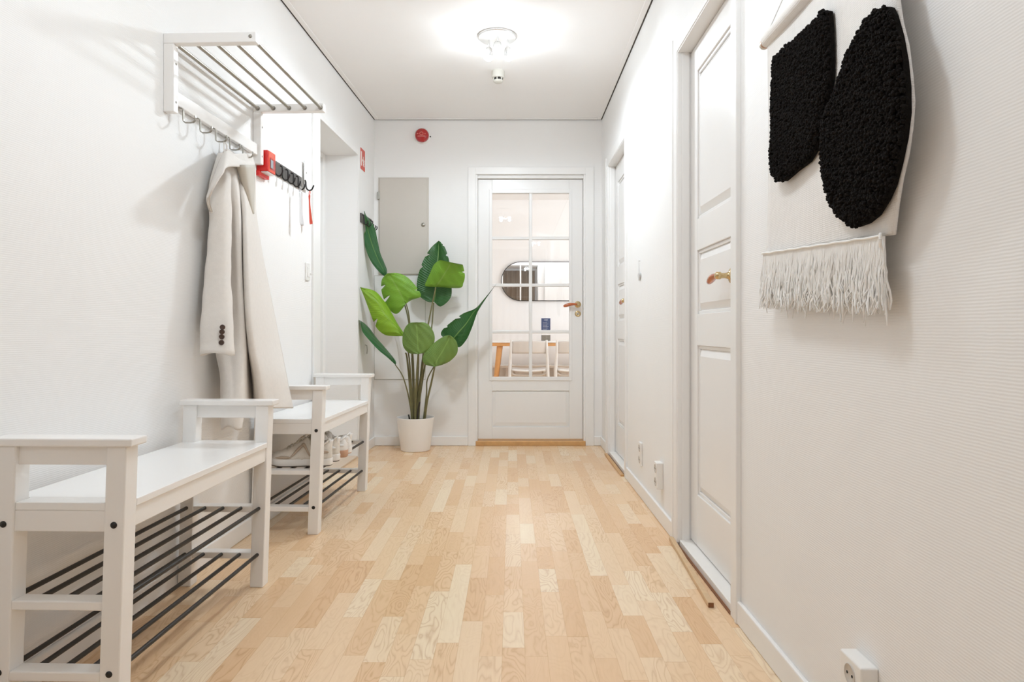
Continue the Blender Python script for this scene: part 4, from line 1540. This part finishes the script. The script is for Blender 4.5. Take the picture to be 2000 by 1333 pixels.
leaf(lrows([(884, 665), (863, 657, 887, 660, 896, 679), (864, 645, 897, 648, 911, 664), (882, 629, 911, 632, 922, 640), (904, 613, 922, 615, 930, 617), (928, 603, 931, 604, 935, 606), (944, 586, 947, 583, 949, 584), (971, 553)], 5.00, 4.92, 0.04, -0.05),
     'leaf_dark', 'dark green leaf with a long thin tip pointing right', ([B(827, 5.06), (833, 770, 5.05), (836, 738, 5.04), (862, 695, 5.02), (885, 664, 5.0)], 0.006, 0.0035, 'stem_olive'), bulge=-0.03, notch=((0.35, -1, 0.4), (0.5, -1, 0.3)))
leaf(lrows([(817, 692), (799, 690, 817, 687, 833, 688), (788, 678, 816, 673, 846, 674), (786, 660, 815, 658, 849, 658), (790, 643, 814, 643, 843, 642), (799, 632, 813, 633, 831, 631), (812, 630)], 4.90, 4.86, 0.03, 0.03),
     'leaf_olive', 'olive green rounded leaf at the front', ([B(811, 5.03), (812, 770, 5.0), (815, 715, 4.95), (817, 690, 4.905)], 0.0085, 0.005, 'stem_olive'), notch=((0.93, 1, 0.5),))
leaf(lrows([(849, 717), (832, 713, 851, 711, 864, 713), (825, 702, 856, 700, 880, 705), (833, 684, 864, 687, 893, 690), (852, 667, 872, 672, 893, 672), (868, 657, 878, 661, 887, 661), (878, 655)], 4.90, 4.86, 0.03, 0.02),
     'leaf_olive', 'olive green leaf at the front right', ([B(829, 5.04), (834, 785, 5.0), (842, 750, 4.96), (849, 717, 4.905)], 0.0095, 0.006, 'stem_olive'))
# leafless stems that thicken the bundle, and cut stubs
for pts, ra, rb, mt in (
        ([B(805, 5.05), (801, 760, 5.04), (795, 700, 5.02), (792, 690, 5.0)], 0.0095, 0.005, 'stem_olive'),
        ([B(809, 5.11), (808, 760, 5.11), (805, 700, 5.10)], 0.012, 0.008, 'stem_olive'),
        ([B(813, 5.13), (815, 760, 5.13), (817, 690, 5.12)], 0.013, 0.007, 'stem_olive'),
        ([B(817, 5.10), (822, 750, 5.08), (827, 700, 5.06), (820, 668, 5.05)], 0.0085, 0.004, 'stem_olive'),
        ([B(814, 5.04), (817, 800, 5.03), (820, 786, 5.02)], 0.007, 0.006, 'stem_dark'),
        ([B(800, 5.05), (799, 815, 5.04), (798, 811, 5.03)], 0.006, 0.006, 'stem_dark')):
    sp = smooth_interp([P(*p) for p in pts], 20)
    ms = MB(); ms.tube(sp, [ra + (rb - ra) * (i / 20) for i in range(21)], 10)
    build('stem', ms, mt, plant)


# ================================================================== WALL HANGING
HX = 0.662
def hp(px, py, x=HX):
    y = x * F / (px - 1000)
    return (y, zz(py, y))
hang = thing('wall_hanging', 'woven off-white wall hanging with two black tufted shapes and a fringe, right wall', 'wall hanging', (XR, 1.5, 1.635))
left = [(1.770, 1.640), (1.770, 1.45), (1.776, 1.25), (1.786, 1.092)]
right = [(1.185, 1.640), (1.183, 1.55)] + [hp(a, b, HX - 0.002 - w) for a, b, w in ((1752, 0, .010), (1758, 45, .011), (1768, 90, .012), (1774, 150, .012), (1776, 200, .012), (1772, 245, .011), (1763, 300, .010), (1751, 350, .008), (1742, 400, .006), (1736, 462, .001))]
def side(pts, z):
    for (y0, z0), (y1, z1) in zip(pts, pts[1:]):
        if z1 <= z <= z0:
            u = (z - z1) / (z0 - z1 + 1e-9)
            return y1 + (y0 - y1) * u
    return pts[-1][0] if z < pts[-1][1] else pts[0][0]
rows = []
NZR = 70
for k in range(NZR + 1):
    s = k / NZR
    row = []
    for i in range(33):
        q = i / 32
        zb = 1.092 + (1.060 - 1.092) * q
        z = 1.640 + (zb - 1.640) * s
        ya, yb = side(left, z), side(right, z)
        y = ya + (yb - ya) * q
        bow = 0.012 * math.sin(PI * s) * q ** 2
        x = HX + 0.004 * math.sin(5 * q + 2 * s) - bow
        # lower near corner curls outwards
        row.append((x, y, z))
    rows.append(row)
m = MB(); m.grid(rows)
build('weave', m, 'tapestry_weave', hang, recalc=False, solid=0.007)
# the cloth wrapped round the dowel
dz = 1.648
m = MB(); m.tube([(HX + 0.004, 1.776, dz), (HX + 0.004, 1.18, dz)], 0.019, 20)
build('rod_sleeve', m, 'tapestry_weave', hang)
m = MB(); m.tube([(HX + 0.004, 1.806, dz), (HX + 0.004, 1.15, dz)], 0.0125, 20)
dw = build('dowel', m, 'dowel_cream', hang, bevel=0.002)
m = MB(); m.tube([(HX + 0.004, 1.795, dz), (HX + 0.004, 1.791, dz)], 0.0135, 20)
build('copper_ring', m, 'copper', dw)
m = MB()
m.tube([(HX + 0.004, 1.793, dz + 0.0135), (XR - 0.008, 1.47, 1.842)], 0.0014, 6)
m.tube([(XR - 0.008, 1.47, 1.842), (HX + 0.004, 1.163, dz + 0.0135)], 0.0014, 6)
build('cord', m, 'cord', hang)
m = MB(); m.tube([(XR - 0.001, 1.47, 1.840), (XR - 0.014, 1.47, 1.841)], 0.0025, 8)
build('nail', m, 'silver', hang)
# rolled lower corner and edge braid
m = MB()
m.tube([(HX - 0.008, 1.786 + (1.215 - 1.786) * k / 20, 1.094 + (1.061 - 1.094) * k / 20 + 0.001 * math.sin(k * 2.3)) for k in range(21)], 0.0026, 8)
c = (HX - 0.010, 1.208, 1.053)
m.tube([(c[0] - 0.004 * math.cos(t), c[1] - 0.010 * math.cos(t) * 0.7, c[2] + 0.011 * math.sin(t)) for t in [2 * PI * k / 16 for k in range(17)]], 0.0028, 8)
build('edge_braid', m, 'fringe_yarn', hang)
# stand-off cord of the backing holding the piece off the wall at the top
m = MB(); m.tube([(XR - 0.001, 1.75, 1.66), (HX + 0.02, 1.75, 1.655)], 0.004, 8)
m.tube([(XR - 0.001, 1.21, 1.66), (HX + 0.02, 1.21, 1.655)], 0.004, 8)

shapeA = [(1506, 112), (1530, 92), (1560, 66), (1590, 38), (1604, 20), (1616, 22), (1620, 60), (1622, 110), (1622, 150), (1617, 190), (1608, 225), (1604, 252), (1592, 290), (1576, 316), (1550, 335), (1528, 354), (1514, 354), (1505, 340), (1502, 300), (1505, 250), (1504, 200), (1507, 150)]
shapeB = [(1735, 13), (1715, 20), (1698, 36), (1680, 62), (1660, 100), (1646, 140), (1632, 180), (1614, 215), (1605, 250), (1603, 300), (1606, 345), (1614, 390), (1632, 420), (1650, 438), (1666, 444), (1688, 436), (1708, 420), (1728, 390), (1742, 362), (1755, 320), (1768, 270), (1776, 220), (1777, 170), (1773, 120), (1764, 70), (1752, 30), (1744, 15)]


def inside(pt, poly):
    x, y = pt; c = False
    for i in range(len(poly)):
        x1, y1 = poly[i]; x2, y2 = poly[i - 1]
        if (y1 > y) != (y2 > y) and x < (x2 - x1) * (y - y1) / (y2 - y1) + x1:
            c = not c
    return c


def edge_dist(pt, poly):
    best = 9
    px, py = pt
    for i in range(len(poly)):
        ax, ay = poly[i - 1]; bx_, by_ = poly[i]
        dx, dy = bx_ - ax, by_ - ay
        t = max(0, min(1, ((px - ax) * dx + (py - ay) * dy) / (dx * dx + dy * dy + 1e-12)))
        best = min(best, math.hypot(px - ax - t * dx, py - ay - t * dy))
    return best


ICO = bmesh.new(); bmesh.ops.create_icosphere(ICO, subdivisions=1, radius=1.0)
ICO_V = [tuple(v.co) for v in ICO.verts]; ICO_F = [tuple(v.index for v in f.verts) for f in ICO.faces]; ICO.free()


def tufted(label, pxpoly, seed):
    rnd = random.Random(seed)
    poly = [hp(a, b, 0.642) for a, b in pxpoly]
    ys = [p[0] for p in poly]; zs = [p[1] for p in poly]
    m = MB()
    # a solid pad beneath the pile
    def bow(y_, z_):
        return 0.012 * math.sin(PI * max(0, min(1, (1.640 - z_) / 0.565))) * max(0, min(1, (1.775 - y_) / 0.61)) ** 2
    m.prism(poly, lambda a, b, w: (HX - 0.006 - w - bow(a, b), a, b), 0.0, 0.009)
    st = 0.0058
    y = min(ys)
    while y < max(ys):
        z = min(zs)
        while z < max(zs):
            q = (y + rnd.uniform(-1, 1) * st * 0.5, z + rnd.uniform(-1, 1) * st * 0.5)
            if inside(q, poly):
                e = edge_dist(q, poly)
                h = 0.010 + 0.006 * min(1, e / 0.02) + rnd.uniform(-0.0022, 0.0028)
                r = rnd.uniform(0.0032, 0.0052)
                a = rnd.uniform(0, 6.28); ca, sa = math.cos(a), math.sin(a)
                bo = bow(*q)
                m.add([(HX - 0.006 - bo - h - r * vx * 1.1, q[0] + r * (vy * ca - vz * sa), q[1] + r * (vy * sa + vz * ca)) for vx, vy, vz in ICO_V], ICO_F, False)
            z += st
        y += st
    o = build('tufted_shape', m, 'tapestry_black', hang, recalc=False)
    o['label'] = label
    return o


tufted('smaller black tufted shape, upper left', shapeA, 3)
tufted('large black tufted oval', shapeB, 4)

rnd = random.Random(11)
m = MB()
NF = 820
for k in range(NF):
    q = (k + rnd.uniform(-0.4, 0.4)) / NF
    y = 1.785 + (1.205 - 1.785) * q
    z0 = 1.092 + (1.060 - 1.092) * q
    length = rnd.uniform(0.118, 0.142) + (0.02 if rnd.random() < 0.04 else 0)
    clump = 0.013 * math.sin(q * 41.0 + 1.3 + 1.5 * math.sin(q * 17))
    amp = rnd.uniform(0.003, 0.009); ph = rnd.uniform(0, 6.28); fr = rnd.uniform(1.0, 3.0)
    drift = rnd.uniform(-0.009, 0.009) + 0.006 * (q - 0.5) * -1
    xo = rnd.uniform(-0.007, 0.005)
    pts = []
    for j in range(9):
        s = j / 8
        pts.append((HX - 0.004 + xo * s * 1.6 + amp * 0.8 * math.sin(ph + fr * 5 * s) * s, y + clump * s * (1 - 0.5 * s) + drift * s + amp * math.sin(ph * 1.7 + fr * 7 * s) * s, z0 - length * s))
    r0 = rnd.uniform(0.0013, 0.0020)
    m.tube(pts, [r0] * 8 + [r0 * 0.5], 5, smooth=True, caps=False)
fr_ = build('fringe', m, 'fringe_yarn', hang, recalc=False)
tag(fr_, kind='stuff')


# ================================================================== DINING ROOM BEYOND THE GLASS
def dining_chair(label, x, y, group=None):
    r = thing('dining_chair', label, 'chair', (x, y, 0))
    # y is the plane of the backrest; the seat reaches away from the camera
    m = MB(); rows = []
    for k in range(9):
        z = 0.640 + 0.140 * k / 8
        rows.append([((q - 6) / 6 * 0.190, -0.01 + 0.04 * ((q - 6) / 6) ** 2 - 0.012 * k / 8, z - 0.012 * ((q - 6) / 6) ** 2 * (k / 8)) for q in range(13)])
    m.grid(rows)
    build('backrest', m, 'chair_panel', r, local=True, solid=0.012)
    for sx in (-1, 1):
        m = MB(); m.tube([(sx * 0.190, 0.025, 0.785), (sx * 0.196, 0.02, 0.66), (sx * 0.205, 0.03, 0.47), (sx * 0.220, -0.03, 0.0)], [0.013, 0.015, 0.018, 0.012], 12)
        build('leg', m, 'chair_white', r, local=True)
        m = MB(); m.tube([(sx * 0.175, 0.36, 0.455), (sx * 0.19, 0.38, 0.25), (sx * 0.205, 0.41, 0.0)], [0.018, 0.016, 0.012], 12)
        build('leg', m, 'chair_white', r, local=True)
    m = MB(); rows = []
    for k in range(11):
        yy = 0.01 + 0.42 * k / 10
        wd = 0.205 - 0.03 * (abs(k - 5) / 5) ** 3
        rows.append([((q - 6) / 6 * wd, yy, 0.472 - 0.012 * (1 - ((q - 6) / 6) ** 2) - 0.02 * ((k - 10) / 10 if k > 9 else 0)) for q in range(13)])
    m.grid(rows)
    build('seat', m, 'chair_white', r, local=True, solid=-0.022)
    m = MB()
    m.tube([(-0.19, 0.03, 0.43), (-0.15, 0.05, 0.405), (0.0, 0.06, 0.40), (0.15, 0.05, 0.405), (0.19, 0.03, 0.43)], 0.011, 8)
    m.tube([(-0.15, 0.05, 0.41), (-0.17, 0.36, 0.44)], 0.010, 8)
    m.tube([(0.15, 0.05, 0.41), (0.17, 0.36, 0.44)], 0.010, 8)
    build('seat_frame', m, 'chair_panel', r, local=True)
    return r


dining_chair('white dining chair behind the glazed door, the whole one in the middle', xx(1033, 7.35), 7.35)
dining_chair('white dining chair behind the glazed door, cut off by the right door stile', xx(1123, 7.35), 7.35)
TY0, TY1, TX0, TX1 = 7.56, 8.24, -0.26, 1.55
t = thing('dining_table', 'white-topped dining table with orange pine legs behind the glazed door', 'table', ((TX0 + TX1) / 2, (TY0 + TY1) / 2, 0))
m = MB(); m.box(TX0, TX1, TY0, TY1, 0.752, 0.768)
build('tabletop', m, 'table_white', t, bevel=0.003)
m = MB()
m.box(TX0 + 0.01, TX1 - 0.01, TY0 + 0.01, TY0 + 0.035, 0.716, 0.752)
m.box(TX0 + 0.01, TX1 - 0.01, TY1 - 0.035, TY1 - 0.01, 0.716, 0.752)
m.box(TX0 + 0.011, TX0 + 0.035, TY0 + 0.034, TY1 - 0.034, 0.716, 0.752)
m.box(TX1 - 0.035, TX1 - 0.011, TY0 + 0.034, TY1 - 0.034, 0.716, 0.752)
build('apron', m, 'table_pine', t, bevel=0.002)
for lx, sx in ((-0.135, -1), (1.42, 1)):
    for ly, sy in ((TY0 + 0.07, -1), (TY1 - 0.07, 1)):
        m = MB(); m.tube([(lx, ly, 0.745), (lx + sx * 0.085, ly + sy * 0.04, 0.0)], [0.032, 0.019], 16)
        build('leg', m, 'table_pine', t)
bn = thing('bench', 'white bench behind the dining table, its end showing left of the pine leg', 'bench', (0.4, 8.37, 0))
m = MB(); m.box(-0.55, 1.4, 8.29, 8.525, 0.435, 0.462)
build('seat', m, 'table_white', bn, bevel=0.004)
for lx in (-0.5, -0.06, 0.52, 1.33):
    for ly in (8.315, 8.50):
        m = MB(); m.box(lx - 0.02, lx + 0.02, ly - 0.02, ly + 0.02, 0, 0.436)
        build('leg', m, 'chair_panel', bn, bevel=0.003)
SDY = 8.05
sd = thing('table_sign', 'dark blue printed card standing on the dining table', 'sign', (xx(1066, SDY), SDY, 0.768))
sx0, sx1, sz1 = xx(1057.3, SDY), xx(1075, SDY), zz(622, SDY)
m = MB(); m.box(sx0, sx1, SDY, SDY + 0.02, 0.7685, sz1)
cd = build('card', m, 'navy', sd, bevel=0.001)
H = sz1 - 0.7685; W_ = sx1 - sx0
m = MB(); m.box(sx0 + 0.002, sx1 - 0.002, SDY - 0.001, SDY, 0.770, 0.7685 + H * 0.25)
build('photo', m, 'photo_print', cd)
m = MB()
pw = [(sx0 + W_ * k / 12, 0.7685 + H * (0.37 + 0.05 * math.sin(PI * k / 12) ** 2)) for k in range(13)] + [(sx1, 0.7685 + H * 0.25), (sx0, 0.7685 + H * 0.25)]
m.prism(pw, lambda a, b, w: (a, SDY - w, b), 0.0, 0.001)
o = build('white_band', m, 'sign_white', cd)
m = MB()
m.box(sx0 + W_ * 0.3, sx0 + W_ * 0.72, SDY - 0.001, SDY, 0.7685 + H * 0.915, 0.7685 + H * 0.935)
for k in range(6):
    m.box(sx0 + W_ * 0.16, sx0 + W_ * (0.6 + 0.05 * ((k * 7) % 5)), SDY - 0.0008, SDY, 0.7685 + H * (0.50 + 0.06 * k), 0.7685 + H * (0.507 + 0.06 * k))
build('lettering', m, 'sign_white', cd)

# stadium mirror on the far wall, leaning forward a touch
MY = YD1 - 0.03
mx0_, mz0_, mz1_ = xx(979.3, MY), zz(587.7, MY), zz(512, MY)
R_ = (mz1_ - mz0_) / 2; mcz = (mz0_ + mz1_) / 2; mx1_ = mx0_ + 1.55
cap = [(mx0_ + R_ - R_ * math.sin(a), mcz + R_ * math.cos(a)) for a in [PI * k / 40 for k in range(41)]] + \
      [(mx1_ - R_ + R_ * math.sin(a), mcz - R_ * math.cos(a)) for a in [PI * k / 40 for k in range(41)]]
mr = thing('wall_mirror', 'long stadium-shaped mirror with a thin black rim on the far dining room wall', 'mirror', ((mx0_ + mx1_) / 2, YD1, mcz))
TILT = math.tan(math.radians(0.35))
ty = lambda b, w: MY - w + (mcz - b) * TILT * MIR
MIR = 1.0
m = MB(); m.prism([((a - (mx0_ + mx1_) / 2) * 0.995 + (mx0_ + mx1_) / 2, (b - mcz) * 0.985 + mcz) for a, b in cap], lambda a, b, w: (a, ty(b, w), b), -0.004, 0.002)
build('glass', m, 'mirror_glass', mr)
m = MB(); lp = [(a, ty(b, 0.0), b) for a, b in cap]
m.tube(lp + [lp[0]], 0.0045, 8, caps=False)
build('rim', m, 'mirror_frame', mr)
m = MB(); m.box((mx0_ + mx1_) / 2 - 0.3, (mx0_ + mx1_) / 2 + 0.3, MY + 0.006, YD1, mcz - 0.08, mcz + 0.08)
build('mount', m, 'mirror_frame', mr)

# brown curtain on the wall behind the camera (seen only in that mirror)
m = MB(); rows = []
for k in range(3):
    z = 0.02 + 2.44 * k / 2
    rows.append([(-1.25 + 1.9 * i / 160, YF + 0.07 + 0.03 * math.sin(i * 0.55) + 0.01 * math.sin(i * 0.21), z) for i in range(161)])
m.grid(rows)
o = build('curtain', m, 'curtain_brown', None, recalc=False, solid=0.003, origin=(-0.3, YF + 0.07, 0.02))
tag(o, 'brown floor-length curtain on the wall behind the camera, seen in the far mirror', 'curtain')

# added window, unseen on the dining room's right wall, to brighten the room
wr = struct_root('added_window_1', (DXR, 6.9, 1.5))
m = MB()
for a, b, c, d in ((6.05, 7.75, 0.80, 0.86), (6.05, 7.75, 2.14, 2.20), (6.05, 6.11, 0.86, 2.14), (7.69, 7.75, 0.86, 2.14), (6.87, 6.93, 0.86, 2.14)):
    m.box(DXR - 0.05, DXR, a, b, c, d)
build('frame', m, 'trim_paint', wr, bevel=0.004)
m = MB(); m.box(DXR - 0.008, DXR - 0.002, 6.11, 7.69, 0.86, 2.14)
mat('glowing_fill_pane', (0.9, 0.95, 1.0), 0.1, var=0.0, emit=(0.85, 0.93, 1.0), estr=2.0)
build('pane', m, 'glowing_fill_pane', wr)
ld = bpy.data.lights.new('window_fill_light', 'AREA')  # added fill light standing in for daylight
ld.shape = 'RECTANGLE'; ld.size = 1.5; ld.size_y = 1.2; ld.energy = 17.0; ld.color = (0.9, 0.96, 1.0)
o = bpy.data.objects.new('window_fill_light', ld); COL.objects.link(o)
o.location = (DXR - 0.06, 6.9, 1.5); o.rotation_euler = (0, PI / 2, 0)
